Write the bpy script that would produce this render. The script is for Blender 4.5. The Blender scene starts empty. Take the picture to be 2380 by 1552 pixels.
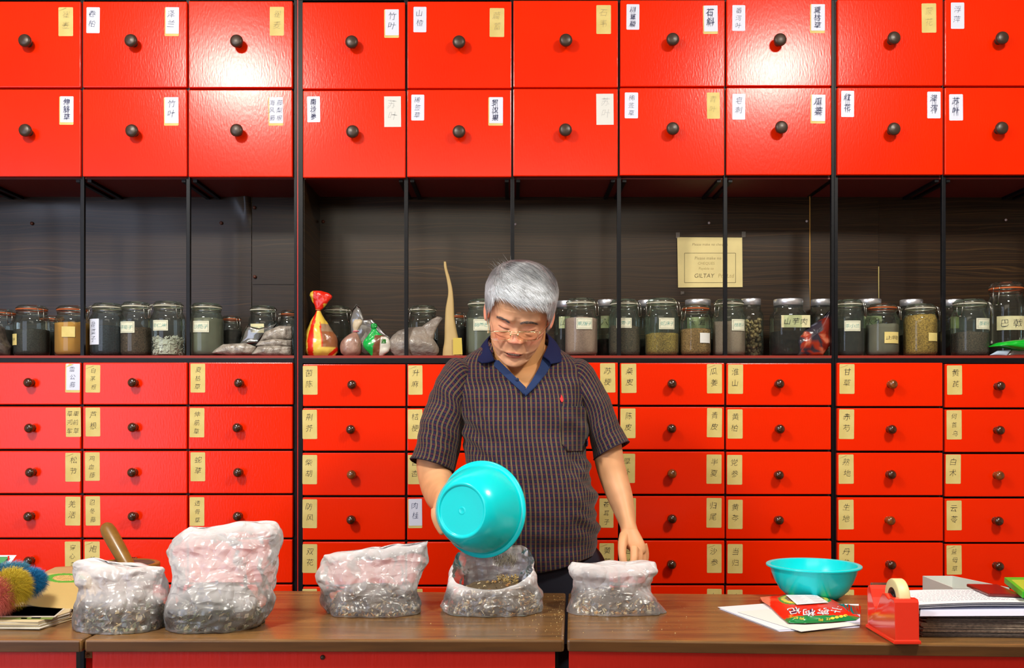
import bpy, bmesh, math, random
from mathutils import Vector, Matrix, noise
from mathutils.bvhtree import BVHTree
R = math.radians
C = bpy.context.scene.collection
SC = bpy.context.scene

# ------------------------------------------------------------------ camera, light, exposure
F, CX, HY, CH = 2314.0, 1190.0, 965.0, 1.35      # focal length in px, vanishing point, camera height (m)
cam_d = bpy.data.cameras.new('camera'); cam = bpy.data.objects.new('camera', cam_d); C.objects.link(cam)
cam.location = (0, 0, CH); cam.rotation_euler = (R(90), 0, 0)
cam_d.lens = 36 * F / 2380; cam_d.sensor_width = 36; cam_d.shift_y = (HY - 776) / 2380; cam_d.clip_start = 0.05
SC.camera = cam
SC.view_settings.view_transform = 'Standard'; SC.view_settings.look = 'None'
SC.view_settings.exposure = -0.08; SC.view_settings.gamma = 1.0; SC.view_settings.use_curve_mapping = False
SC.cycles.use_denoising = True
SC.cycles.transparent_max_bounces = 32; SC.cycles.max_bounces = 8
SC.cycles.sample_clamp_indirect = 4
world = bpy.data.worlds.new('world'); SC.world = world; world.use_nodes = True
world.node_tree.nodes['Background'].inputs[0].default_value = (0.75, 0.8, 0.9, 1)
world.node_tree.nodes['Background'].inputs[1].default_value = 0.3

def area(name, loc, target, sx, sy, watt, col):
    d = bpy.data.lights.new(name, 'AREA'); d.shape = 'RECTANGLE'; d.size = sx; d.size_y = sy; d.energy = watt; d.color = col
    o = bpy.data.objects.new(name, d); C.objects.link(o); o.location = loc
    o.rotation_euler = (Vector(target) - Vector(loc)).to_track_quat('-Z', 'Y').to_euler(); return o
area('ceiling_lamp_left', (-1.27, 1.02, 2.93), (-1.27, 1.9, 0.5), 0.30, 0.30, 54, (1.0, 0.95, 0.84))
area('ceiling_lamp_right', (1.20, 1.13, 2.93), (1.20, 1.9, 0.5), 0.30, 0.30, 46, (1.0, 0.95, 0.84))
area('rear_fill_light', (-0.3, -1.2, 2.88), (-0.1, 2.6, 1.0), 2.4, 1.0, 33, (1.0, 0.9, 0.72))  # added soft fill behind the camera, evens out the light on the fronts
area('shop_window_light', (-3.3, -1.7, 1.75), (-0.6, 2.8, 1.4), 1.8, 2.3, 66, (0.66, 0.76, 1.0))

# ------------------------------------------------------------------ helpers
def P(px, py, Y): return Vector(((px - CX) / F * Y, Y, CH - (py - HY) / F * Y))
def onz(px, py, z):
    Y = (CH - z) * F / (py - HY); return P(px, py, Y)
WO = {}
def rnd(a, b): return random.uniform(a, b)
class MB:
    def __init__(s): s.v = []; s.f = []; s.m = []; s.uv = None; s.col = None; s.smooth = []
    def add(s, vs, fs, mi=0, smooth=False, uv=None, col=None):
        b = len(s.v); s.v += [Vector(v) for v in vs]
        for f in fs: s.f.append([i + b for i in f]); s.m.append(mi); s.smooth.append(smooth)
        if uv is not None or s.uv is not None:
            if s.uv is None: s.uv = [(0, 0)] * b
            s.uv += list(uv) if uv is not None else [(0, 0)] * len(vs)
        if col is not None or s.col is not None:
            if s.col is None: s.col = [(1, 1, 1)] * b
            s.col += list(col) if col is not None else [(1, 1, 1)] * len(vs)
        return s
    def box(s, x0, x1, y0, y1, z0, z1, mi=0, bev=0):
        if bev <= 0:
            vs = [(x, y, z) for z in (z0, z1) for y in (y0, y1) for x in (x0, x1)]
            return s.add(vs, [(0, 2, 3, 1), (4, 5, 7, 6), (0, 1, 5, 4), (2, 6, 7, 3), (0, 4, 6, 2), (1, 3, 7, 5)], mi)
        bm = bmesh.new(); bmesh.ops.create_cube(bm, size=1)
        for v in bm.verts: v.co = Vector(((x0 + x1) / 2 + v.co.x * (x1 - x0), (y0 + y1) / 2 + v.co.y * (y1 - y0), (z0 + z1) / 2 + v.co.z * (z1 - z0)))
        bmesh.ops.bevel(bm, geom=list(bm.edges), offset=bev, segments=2, profile=0.6, affect='EDGES')
        return s.bm(bm, mi)
    def bm(s, bm, mi=0, smooth=False):
        bm.verts.index_update()
        s.add([v.co.copy() for v in bm.verts], [[v.index for v in f.verts] for f in bm.faces], mi, smooth); bm.free(); return s
    def prism(s, pts, z0, z1, mi=0, bev=0):
        bm = bmesh.new(); a = [bm.verts.new((p[0], p[1], z0)) for p in pts]; b = [bm.verts.new((p[0], p[1], z1)) for p in pts]; n = len(pts)
        bm.faces.new(a[::-1]); bm.faces.new(b)
        for i in range(n): bm.faces.new((a[i], a[(i + 1) % n], b[(i + 1) % n], b[i]))
        bmesh.ops.recalc_face_normals(bm, faces=bm.faces)
        if bev: bmesh.ops.bevel(bm, geom=list(bm.edges), offset=bev, segments=2, profile=0.6, affect='EDGES')
        return s.bm(bm, mi)
    def tube(s, pts, r, n=8, mi=0, closed=False, caps=True):
        pts = [Vector(p) for p in pts]; N = len(pts); rr = r if isinstance(r, (list, tuple)) else [r] * N
        vs = []; up = None
        for i, p in enumerate(pts):
            a = pts[(i - 1) % N] if (closed or i > 0) else p; b = pts[(i + 1) % N] if (closed or i < N - 1) else p
            d = (b - a).normalized()
            if up is None: up = d.orthogonal().normalized()
            up = (up - d * up.dot(d)); up = up.normalized() if up.length > 1e-6 else d.orthogonal().normalized()
            w = d.cross(up)
            for k in range(n):
                t = 2 * math.pi * k / n; vs.append(p + (up * math.cos(t) + w * math.sin(t)) * rr[i])
        fs = []
        for i in range(N if closed else N - 1):
            j = (i + 1) % N
            for k in range(n): fs.append((i * n + k, i * n + (k + 1) % n, j * n + (k + 1) % n, j * n + k))
        if caps and not closed: fs += [tuple(range(n))[::-1], tuple((N - 1) * n + k for k in range(n))]
        return s.add(vs, fs, mi, True)
    def lathe(s, prof, o=(0, 0, 0), n=24, mi=0, axis=None, sq=1.0, smooth=True, caps=False, ang=0):
        """prof: (radius, height) along +Z (or axis)"""
        o = Vector(o); q = Vector((0, 0, 1)).rotation_difference(Vector(axis).normalized()).to_matrix() if axis is not None else Matrix.Identity(3)
        vs = []; fs = []
        for (r, h) in prof:
            for k in range(n):
                t = 2 * math.pi * k / n + ang; c, sn = math.cos(t), math.sin(t)
                if sq != 1.0: c = math.copysign(abs(c) ** sq, c); sn = math.copysign(abs(sn) ** sq, sn)
                vs.append(o + q @ Vector((r * c, r * sn, h)))
        for i in range(len(prof) - 1):
            for k in range(n): fs.append((i * n + k, i * n + (k + 1) % n, (i + 1) * n + (k + 1) % n, (i + 1) * n + k))
        if caps:
            fs.append(tuple(range(n))[::-1]); fs.append(tuple((len(prof) - 1) * n + k for k in range(n)))
        return s.add(vs, fs, mi, smooth)

def empty(name, loc, label=None, cat=None, group=None):
    o = bpy.data.objects.new(name, None); C.objects.link(o); o.location = loc; o.empty_display_size = 0.05; WO[o.name] = Vector(loc); tag(o, label, cat, group); return o
def tag(o, label=None, cat=None, group=None, kind=None):
    if label: o['label'] = label
    if cat: o['category'] = cat
    if group: o['group'] = group
    if kind: o['kind'] = kind
    return o
def build(name, mb, mats, parent=None, org=None, kind=None, label=None):
    if not isinstance(mats, (list, tuple)): mats = [mats]
    po = WO[parent.name] if parent else Vector((0, 0, 0))
    if org is None:
        if parent: org = po
        else:
            n = max(1, len(mb.v)); c = sum(mb.v, Vector((0, 0, 0))) / n; org = Vector((c.x, c.y, min(v.z for v in mb.v)))
    org = Vector(org)
    me = bpy.data.meshes.new(name); me.from_pydata([v - org for v in mb.v], [], mb.f)
    for m in mats: me.materials.append(m)
    if len(mats) > 1 or any(mb.m): me.polygons.foreach_set('material_index', mb.m)
    me.polygons.foreach_set('use_smooth', mb.smooth)
    if mb.uv is not None:
        uvl = me.uv_layers.new(name='UVMap'); idx = [0] * len(me.loops); me.loops.foreach_get('vertex_index', idx)
        flat = []
        for i in idx: flat += mb.uv[i]
        uvl.data.foreach_set('uv', flat)
    if mb.col is not None:
        ca = me.color_attributes.new('Col', 'FLOAT_COLOR', 'POINT'); flat = []
        for c in mb.col: flat += [c[0], c[1], c[2], 1]
        ca.data.foreach_set('color', flat)
    me.update()
    o = bpy.data.objects.new(name, me); C.objects.link(o); o.location = org - po
    if parent: o.parent = parent
    WO[o.name] = org
    if kind: o['kind'] = kind
    if label: o['label'] = label
    return o
def share(name, me, parent, wloc, rot=None):
    o = bpy.data.objects.new(name, me); C.objects.link(o); o.parent = parent; o.location = Vector(wloc) - WO[parent.name]; WO[o.name] = Vector(wloc)
    if rot: o.rotation_euler = rot
    return o

# ------------------------------------------------------------------ materials
def lin(c):
    return tuple(((x / 255) / 12.92 if x / 255 <= 0.04045 else ((x / 255 + 0.055) / 1.055) ** 2.4) for x in c)
def rgba(c): c = lin(c); return (c[0], c[1], c[2], 1)
def mat(name, col=(200, 200, 200), rough=0.5, metal=0, spec=0.5, coat=0, bump=0, bdist=0.002, bscale=50, bstretch=(1, 1, 1), mottle=0, mscale=8, mcol=None, mstretch=(1, 1, 1), sss=0, trans=0, attr=None, emis=None):
    m = bpy.data.materials.new(name); m.use_nodes = True; nt = m.node_tree; b = nt.nodes['Principled BSDF']
    b.inputs['Base Color'].default_value = rgba(col); b.inputs['Roughness'].default_value = rough; b.inputs['Metallic'].default_value = metal
    b.inputs['Specular IOR Level'].default_value = spec; b.inputs['Coat Weight'].default_value = coat; b.inputs['Coat Roughness'].default_value = 0.12
    if sss: b.inputs['Subsurface Weight'].default_value = sss; b.inputs['Subsurface Radius'].default_value = (0.012, 0.005, 0.003); b.inputs['Subsurface Scale'].default_value = 0.5
    tc = nt.nodes.new('ShaderNodeTexCoord')
    def nz(scale, st, det=4):
        mp = nt.nodes.new('ShaderNodeMapping'); mp.inputs['Scale'].default_value = st; nt.links.new(tc.outputs['Object'], mp.inputs[0])
        n = nt.nodes.new('ShaderNodeTexNoise'); n.inputs['Scale'].default_value = scale; n.inputs['Detail'].default_value = det; nt.links.new(mp.outputs[0], n.inputs[0]); return n
    src = None
    if attr:
        a = nt.nodes.new('ShaderNodeVertexColor'); a.layer_name = attr; src = a.outputs[0]; nt.links.new(src, b.inputs['Base Color'])
    if mottle:
        n = nz(mscale, mstretch); r = nt.nodes.new('ShaderNodeMapRange'); r.inputs[1].default_value = 0.35; r.inputs[2].default_value = 0.65; nt.links.new(n.outputs[0], r.inputs[0])
        mx = nt.nodes.new('ShaderNodeMix'); mx.data_type = 'RGBA'; ml = nt.nodes.new('ShaderNodeMath'); ml.operation = 'MULTIPLY'; ml.inputs[1].default_value = mottle
        nt.links.new(r.outputs[0], ml.inputs[0]); nt.links.new(ml.outputs[0], mx.inputs[0])
        if src: nt.links.new(src, mx.inputs[6])
        else: mx.inputs[6].default_value = rgba(col)
        mx.inputs[7].default_value = rgba(mcol or tuple(x * 0.7 for x in col)); nt.links.new(mx.outputs[2], b.inputs['Base Color'])
    if bump:
        n = nz(bscale, bstretch, 3); bp = nt.nodes.new('ShaderNodeBump'); bp.inputs['Strength'].default_value = bump; bp.inputs['Distance'].default_value = bdist
        nt.links.new(n.outputs[0], bp.inputs['Height']); nt.links.new(bp.outputs[0], b.inputs['Normal'])
    if emis: b.inputs['Emission Color'].default_value = rgba(col); b.inputs['Emission Strength'].default_value = emis
    return m
def glass(name, tint=(225, 240, 232), refl=0.75, rough=0.03, clear=0.93, haze=0.03):
    m = bpy.data.materials.new(name); m.use_nodes = True; nt = m.node_tree; nt.nodes.clear(); o = nt.nodes.new('ShaderNodeOutputMaterial')
    t = nt.nodes.new('ShaderNodeBsdfTransparent'); c = lin(tint); t.inputs[0].default_value = (c[0] * clear, c[1] * clear, c[2] * clear, 1)
    g = nt.nodes.new('ShaderNodeBsdfGlossy'); g.inputs['Roughness'].default_value = rough
    d = nt.nodes.new('ShaderNodeBsdfDiffuse'); d.inputs[0].default_value = rgba(tint)
    lw = nt.nodes.new('ShaderNodeFresnel'); lw.inputs[0].default_value = 1.5
    m1 = nt.nodes.new('ShaderNodeMixShader'); m1.inputs[0].default_value = haze; nt.links.new(t.outputs[0], m1.inputs[1]); nt.links.new(d.outputs[0], m1.inputs[2])
    ml = nt.nodes.new('ShaderNodeMath'); ml.operation = 'MULTIPLY'; ml.inputs[1].default_value = refl; nt.links.new(lw.outputs[0], ml.inputs[0])
    m2 = nt.nodes.new('ShaderNodeMixShader'); nt.links.new(ml.outputs[0], m2.inputs[0]); nt.links.new(m1.outputs[0], m2.inputs[1]); nt.links.new(g.outputs[0], m2.inputs[2])
    nt.links.new(m2.outputs[0], o.inputs[0]); return m
def film(name, col=(235, 235, 240), opac=0.5, rough=0.3, gl=0.12, transl=0.45, vary=0.25, edge=0.6, attr=False):
    """thin plastic film: part clear, part milky; milkier where it is seen edge-on"""
    m = bpy.data.materials.new(name); m.use_nodes = True; nt = m.node_tree; nt.nodes.clear(); o = nt.nodes.new('ShaderNodeOutputMaterial')
    t = nt.nodes.new('ShaderNodeBsdfTransparent'); d = nt.nodes.new('ShaderNodeBsdfDiffuse'); d.inputs[0].default_value = rgba(col)
    tl = nt.nodes.new('ShaderNodeBsdfTranslucent'); tl.inputs[0].default_value = rgba(col)
    g = nt.nodes.new('ShaderNodeBsdfGlossy'); g.inputs['Roughness'].default_value = rough
    m0 = nt.nodes.new('ShaderNodeMixShader'); m0.inputs[0].default_value = transl; nt.links.new(d.outputs[0], m0.inputs[1]); nt.links.new(tl.outputs[0], m0.inputs[2])
    tc = nt.nodes.new('ShaderNodeTexCoord'); n = nt.nodes.new('ShaderNodeTexNoise'); n.inputs['Scale'].default_value = 14; n.inputs['Detail'].default_value = 3; nt.links.new(tc.outputs['Object'], n.inputs[0])
    lw = nt.nodes.new('ShaderNodeLayerWeight'); lw.inputs[0].default_value = 0.35
    a = nt.nodes.new('ShaderNodeMath'); a.operation = 'MULTIPLY_ADD'; nt.links.new(n.outputs[0], a.inputs[0]); a.inputs[1].default_value = vary; a.inputs[2].default_value = opac - vary / 2
    b = nt.nodes.new('ShaderNodeMath'); b.operation = 'MULTIPLY_ADD'; nt.links.new(lw.outputs['Facing'], b.inputs[0]); b.inputs[1].default_value = edge; nt.links.new(a.outputs[0], b.inputs[2]); b.use_clamp = True
    if attr:
        va = nt.nodes.new('ShaderNodeVertexColor'); va.layer_name = 'Col'; b2 = nt.nodes.new('ShaderNodeMath'); b2.operation = 'MULTIPLY'; nt.links.new(b.outputs[0], b2.inputs[0]); nt.links.new(va.outputs[0], b2.inputs[1]); b = b2
    m1 = nt.nodes.new('ShaderNodeMixShader'); nt.links.new(b.outputs[0], m1.inputs[0]); nt.links.new(t.outputs[0], m1.inputs[1]); nt.links.new(m0.outputs[0], m1.inputs[2])
    fr = nt.nodes.new('ShaderNodeFresnel'); fr.inputs[0].default_value = 1.45; ad = nt.nodes.new('ShaderNodeMath'); ad.operation = 'ADD'; ad.inputs[1].default_value = gl * 0.5; nt.links.new(fr.outputs[0], ad.inputs[0])
    m2 = nt.nodes.new('ShaderNodeMixShader'); nt.links.new(ad.outputs[0], m2.inputs[0]); nt.links.new(m1.outputs[0], m2.inputs[1]); nt.links.new(g.outputs[0], m2.inputs[2])
    if attr:
        def vor(sc, feat, st):
            mp = nt.nodes.new('ShaderNodeMapping'); mp.inputs['Scale'].default_value = st; nt.links.new(tc.outputs['Object'], mp.inputs[0])
            wn = nt.nodes.new('ShaderNodeTexNoise'); wn.inputs['Scale'].default_value = 18; nt.links.new(mp.outputs[0], wn.inputs[0])
            vm = nt.nodes.new('ShaderNodeVectorMath'); vm.operation = 'MULTIPLY_ADD'; nt.links.new(wn.outputs['Color'], vm.inputs[0]); vm.inputs[1].default_value = (0.05, 0.05, 0.05); nt.links.new(mp.outputs[0], vm.inputs[2])
            v = nt.nodes.new('ShaderNodeTexVoronoi'); v.feature = feat; v.inputs['Scale'].default_value = sc; nt.links.new(vm.outputs[0], v.inputs['Vector']); return v.outputs['Distance']
        a1 = vor(22, 'DISTANCE_TO_EDGE', (1, 1, 0.55)); a2 = vor(60, 'F1', (0.5, 1, 1.2)); q = nt.nodes.new('ShaderNodeMath'); q.operation = 'MULTIPLY_ADD'; nt.links.new(a2, q.inputs[0]); q.inputs[1].default_value = 0.35; nt.links.new(a1, q.inputs[2])
        bp = nt.nodes.new('ShaderNodeBump'); bp.inputs['Strength'].default_value = 0.9; bp.inputs['Distance'].default_value = 0.012; nt.links.new(q.outputs[0], bp.inputs['Height'])
        for n_ in (d, tl, g): nt.links.new(bp.outputs[0], n_.inputs['Normal'])
    nt.links.new(m2.outputs[0], o.inputs[0]); return m

M = {}
M['red'] = mat('red_lacquer', (250, 44, 0), 0.2, spec=0.25, bump=0.42, bdist=0.0006, bscale=230, bstretch=(1, 1, 0.3), mottle=0.35, mscale=3, mcol=(238, 26, 0))
M['red_edge'] = mat('red_painted_board', (150, 40, 22), 0.5)
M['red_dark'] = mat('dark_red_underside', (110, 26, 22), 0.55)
M['red_panel'] = mat('red_panel', (236, 34, 12), 0.42, bump=0.25, bscale=120, bstretch=(1, 1, 0.15), mottle=0.3, mscale=4)
M['black'] = mat('black_painted_steel', (10, 11, 16), 0.4, spec=0.22, mottle=0.12, mscale=60, mcol=(34, 38, 48))
M['dark'] = mat('dark_interior', (14, 8, 7), 0.8)
M['knob_dark'] = mat('dark_bronze_knob', (66, 50, 40), 0.38, spec=0.6, metal=0.2)
M['knob_brown'] = mat('brown_varnished_knob', (68, 32, 14), 0.16, spec=0.7, coat=0.6, mottle=0.5, mscale=60, mcol=(50, 24, 12))
M['knob_tan'] = mat('worn_tan_knob', (140, 76, 28), 0.18, spec=0.7, coat=0.6, mottle=0.8, mscale=60, mcol=(60, 30, 14))
M['lab_white'] = mat('white_label_paper', (226, 232, 250), 0.6)
M['lab_yellow'] = mat('aged_label_paper', (230, 212, 136), 0.7, mottle=0.6, mscale=24, mcol=(212, 190, 108))
M['lab_cream'] = mat('cream_label_paper', (224, 218, 170), 0.7, mottle=0.3, mscale=40)
M['lab_jar'] = mat('pale_jar_label_paper', (232, 234, 208), 0.7, mottle=0.3, mscale=40)
M['lab_grey'] = mat('plain_note_paper', (226, 228, 224), 0.75)
M['ink'] = mat('black_ink', (34, 34, 44), 0.6)
M['ink_blue'] = mat('blue_ink', (40, 46, 92), 0.6)
M['ink_teal'] = mat('teal_ink', (90, 165, 160), 0.6)
M['ink_faint'] = mat('faded_pencil', (178, 166, 122), 0.7)
M['ink_faint2'] = mat('faded_pencil_on_white', (186, 188, 190), 0.7)
M['white'] = mat('white_paper', (236, 236, 242), 0.6)
M['cream'] = mat('cream_wall_paint', (225, 215, 195), 0.8, bump=0.1)
M['steel'] = mat('steel_wire', (190, 190, 180), 0.25, metal=1)
M['silver'] = mat('silver_cap', (238, 240, 248), 0.34, metal=0.85)
M['rubber'] = mat('orange_rubber_seal', (206, 104, 52), 0.5)
M['rubber_w'] = mat('white_rubber_seal', (214, 210, 190), 0.5)
M['glass'] = glass('jar_glass', (240, 249, 244), clear=0.98, haze=0.012, refl=0.6)
M['glass_g'] = glass('green_tinted_jar_glass', (232, 246, 238), clear=0.97, haze=0.03, refl=0.6)
M['glass_clear'] = glass('lens_glass', (255, 246, 232), clear=0.97, haze=0.0)
M['film'] = film('milky_plastic_film', (255, 252, 255), opac=0.46, rough=0.3, gl=0.06, transl=0.28, vary=0.25, edge=0.5, attr=True)
M['film_clear'] = film('clear_plastic_film', (225, 225, 220), opac=0.16, vary=0.1, edge=0.35, gl=0.2, rough=0.15)
M['teal'] = mat('turquoise_plastic', (0, 222, 230), 0.22, spec=0.5, sss=0.0)

def veneer():
    m = bpy.data.materials.new('dark_wood_veneer'); m.use_nodes = True; nt = m.node_tree; b = nt.nodes['Principled BSDF']
    tc = nt.nodes.new('ShaderNodeTexCoord'); mp = nt.nodes.new('ShaderNodeMapping'); mp.inputs['Scale'].default_value = (1.1, 1, 9); nt.links.new(tc.outputs['Object'], mp.inputs[0])
    n0 = nt.nodes.new('ShaderNodeTexNoise'); n0.inputs['Scale'].default_value = 1.6; n0.inputs['Detail'].default_value = 2; nt.links.new(mp.outputs[0], n0.inputs[0])
    vm = nt.nodes.new('ShaderNodeVectorMath'); vm.operation = 'MULTIPLY_ADD'; nt.links.new(n0.outputs['Color'], vm.inputs[0]); vm.inputs[1].default_value = (0.12, 0, 0.5); nt.links.new(mp.outputs[0], vm.inputs[2])
    mp2 = nt.nodes.new('ShaderNodeMapping'); mp2.inputs['Scale'].default_value = (0.30, 0, 17); nt.links.new(vm.outputs[0], mp2.inputs[0])
    n1 = nt.nodes.new('ShaderNodeTexNoise'); n1.inputs['Scale'].default_value = 3.2; n1.inputs['Detail'].default_value = 8; n1.inputs['Roughness'].default_value = 0.62; nt.links.new(mp2.outputs[0], n1.inputs[0])
    cr = nt.nodes.new('ShaderNodeValToRGB'); nt.links.new(n1.outputs[0], cr.inputs[0]); e = cr.color_ramp.elements
    e[0].position = 0.34; e[0].color = rgba((26, 17, 10)); e[1].position = 0.78; e[1].color = rgba((100, 70, 34))
    k = cr.color_ramp.elements.new(0.52); k.color = rgba((44, 30, 18))
    nt.links.new(cr.outputs[0], b.inputs['Base Color']); b.inputs['Roughness'].default_value = 0.45; b.inputs['Specular IOR Level'].default_value = 0.15; b.inputs['Coat Weight'].default_value = 0.35; b.inputs['Coat Roughness'].default_value = 0.25; b.inputs['Coat IOR'].default_value = 1.6
    return m
M['veneer'] = veneer()
def counterwood():
    m = bpy.data.materials.new('worn_brown_counter_wood'); m.use_nodes = True; nt = m.node_tree; b = nt.nodes['Principled BSDF']
    tc = nt.nodes.new('ShaderNodeTexCoord'); mp = nt.nodes.new('ShaderNodeMapping'); mp.inputs['Scale'].default_value = (0.8, 9, 9); nt.links.new(tc.outputs['Object'], mp.inputs[0])
    n1 = nt.nodes.new('ShaderNodeTexNoise'); n1.inputs['Scale'].default_value = 5; n1.inputs['Detail'].default_value = 9; n1.inputs['Roughness'].default_value = 0.65; nt.links.new(mp.outputs[0], n1.inputs[0])
    cr = nt.nodes.new('ShaderNodeValToRGB'); nt.links.new(n1.outputs[0], cr.inputs[0]); e = cr.color_ramp.elements
    e[0].position = 0.3; e[0].color = rgba((84, 55, 20)); e[1].position = 0.7; e[1].color = rgba((158, 110, 46))
    n2 = nt.nodes.new('ShaderNodeTexNoise'); n2.inputs['Scale'].default_value = 4; n2.inputs['Detail'].default_value = 4; nt.links.new(tc.outputs['Object'], n2.inputs[0])
    mx = nt.nodes.new('ShaderNodeMix'); mx.data_type = 'RGBA'; mx.blend_type = 'MULTIPLY'; mx.inputs[0].default_value = 0.5; nt.links.new(cr.outputs[0], mx.inputs[6]); nt.links.new(n2.outputs[0], mx.inputs[7])
    g = nt.nodes.new('ShaderNodeBrightContrast'); g.inputs[1].default_value = 0.02; nt.links.new(mx.outputs[2], g.inputs[0])
    nt.links.new(g.outputs[0], b.inputs['Base Color'])
    r = nt.nodes.new('ShaderNodeMapRange'); r.inputs[3].default_value = 0.16; r.inputs[4].default_value = 0.36; nt.links.new(n2.outputs[0], r.inputs[0]); nt.links.new(r.outputs[0], b.inputs['Roughness'])
    b.inputs['Specular IOR Level'].default_value = 0.6
    bp = nt.nodes.new('ShaderNodeBump'); bp.inputs['Strength'].default_value = 0.15; bp.inputs['Distance'].default_value = 0.001; nt.links.new(n1.outputs[0], bp.inputs['Height']); nt.links.new(bp.outputs[0], b.inputs['Normal'])
    return m
M['counter'] = counterwood(); M['counter_edge'] = mat('shaded_wood_edge', (96, 62, 30), 0.35, mottle=.6, mscale=6, mstretch=(1, 1, 14), mcol=(66, 42, 22))  # edge wood colour darkened to paint in the shade on the counter front
M['cmix'] = mat('mixed_colours', attr='Col', rough=0.7)
M['cmix_gloss'] = mat('mixed_colours_glossy', attr='Col', rough=0.25)

# ------------------------------------------------------------------ writing: glyphs from Blender's own font, laid flat as ink
GC = {}
def glyph(ch, thin=-0.012):
    k = (ch, thin)
    if k not in GC:
        c = bpy.data.curves.new('ink', 'FONT'); c.body = ch; c.size = 1; c.resolution_u = 2; c.offset = thin; c.align_x = 'CENTER'
        o = bpy.data.objects.new('ink', c); C.objects.link(o); dg = bpy.context.evaluated_depsgraph_get(); dg.update()
        me = bpy.data.meshes.new_from_object(o.evaluated_get(dg))
        vs = [(v.co.x, v.co.y) for v in me.vertices]; fs = [tuple(p.vertices) for p in me.polygons]
        if vs and len(ch) == 1:
            cy = 0.38; vs = [(x, y - cy) for x, y in vs]
        bpy.data.objects.remove(o); bpy.data.curves.remove(c); bpy.data.meshes.remove(me); GC[k] = (vs, fs)
    return GC[k]
def ink(mb, ch, cx, cz, s, fn, mi, hand=1.0, rot=0.0, thin=-0.012, sx=1.0):
    """fn(x, z) -> world point on the written surface"""
    vs, fs = glyph(ch, thin); a = rot + rnd(-0.07, 0.07) * hand; sh = 0.14 * hand; out = []; sd = rnd(0, 50)
    for (x, y) in vs:
        if hand: nv = noise.noise_vector(Vector((x * 2.2 + sd, y * 2.2, sd))); x += nv.x * 0.09 * hand; y += nv.y * 0.09 * hand
        x = x * sx + y * sh; X = x * math.cos(a) - y * math.sin(a); Y = x * math.sin(a) + y * math.cos(a)
        out.append(fn(cx + X * s, cz + Y * s))
    mb.add(out, fs, mi)
def quadp(mb, fn, x0, x1, z0, z1, mi, cut=0.0):
    c = cut
    pts = [(x0 + c, z0), (x1 - c, z0), (x1, z0 + c), (x1, z1 - c), (x1 - c, z1), (x0 + c, z1), (x0, z1 - c), (x0, z0 + c)] if c else [(x0, z0), (x1, z0), (x1, z1), (x0, z1)]
    mb.add([fn(*p) for p in pts], [tuple(range(len(pts)))], mi)
# ------------------------------------------------------------------ room
def struct(name, mb, m): o = build(name, mb, m); o['kind'] = 'structure'; return o
struct('floor', MB().box(-4, 4, -2.7, 3.45, -0.1, 0), mat('grey_floor_tiles', (120, 112, 104), 0.5, mottle=0.4))
struct('ceiling', MB().box(-4, 4, -2.7, 3.45, 3.02, 3.1), mat('white_ceiling', (230, 226, 216), 0.9))
struct('wall_back', MB().box(-4, 4, 3.35, 3.45, 0, 3.02), M['cream'])
struct('wall_left', MB().box(-4.1, -4, -2.7, 3.45, 0, 3.02), M['cream'])
struct('wall_right', MB().box(4, 4.1, -2.7, 3.45, 0, 3.02), M['cream'])
struct('wall_front', MB().box(-4, 4, -2.8, -2.7, 0, 3.02), M['cream'])

# ------------------------------------------------------------------ the three drawer cabinets
D = 2.85          # plane of the drawer fronts
DF = 2.862        # plane of the black frame
BK = 3.11         # plane of the veneer back
ZS = CH + (965 - 826) / F * DF      # top of the open shelf
def X(px, Y=D): return (px - CX) / F * Y
def Z(py, Y=D): return CH - (py - HY) / F * Y
knob_up = MB().lathe([(0.0, -0.034), (0.011, -0.0335), (0.0165, -0.031), (0.0185, -0.026), (0.0175, -0.021), (0.012, -0.017), (0.008, -0.012), (0.0075, -0.004), (0.010, 0.0)][::-1], n=24, axis=(0, 1, 0))
knob_lo = MB().lathe([(0.0, -0.031), (0.007, -0.0305), (0.0115, -0.027), (0.0138, -0.021), (0.0125, -0.0155), (0.0085, -0.012), (0.0075, -0.009), (0.0095, -0.004), (0.0105, 0.0)][::-1], n=24, axis=(0, 1, 0))
def kmesh(mb, m, name):
    me = bpy.data.meshes.new(name); me.from_pydata([tuple(v) for v in mb.v], [], mb.f); me.polygons.foreach_set('use_smooth', [True] * len(mb.f)); me.materials.append(m); return me
KM = {'d': kmesh(knob_up, M['knob_dark'], 'knob'), 'b': kmesh(knob_lo, M['knob_brown'], 'knob'), 't': kmesh(knob_lo, M['knob_tan'], 'knob')}
MATL = [M['lab_yellow'], M['lab_white'], M['lab_grey'], M['ink'], M['ink_blue'], M['ink_faint'], M['ink_faint2'], M['dark']]
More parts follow.
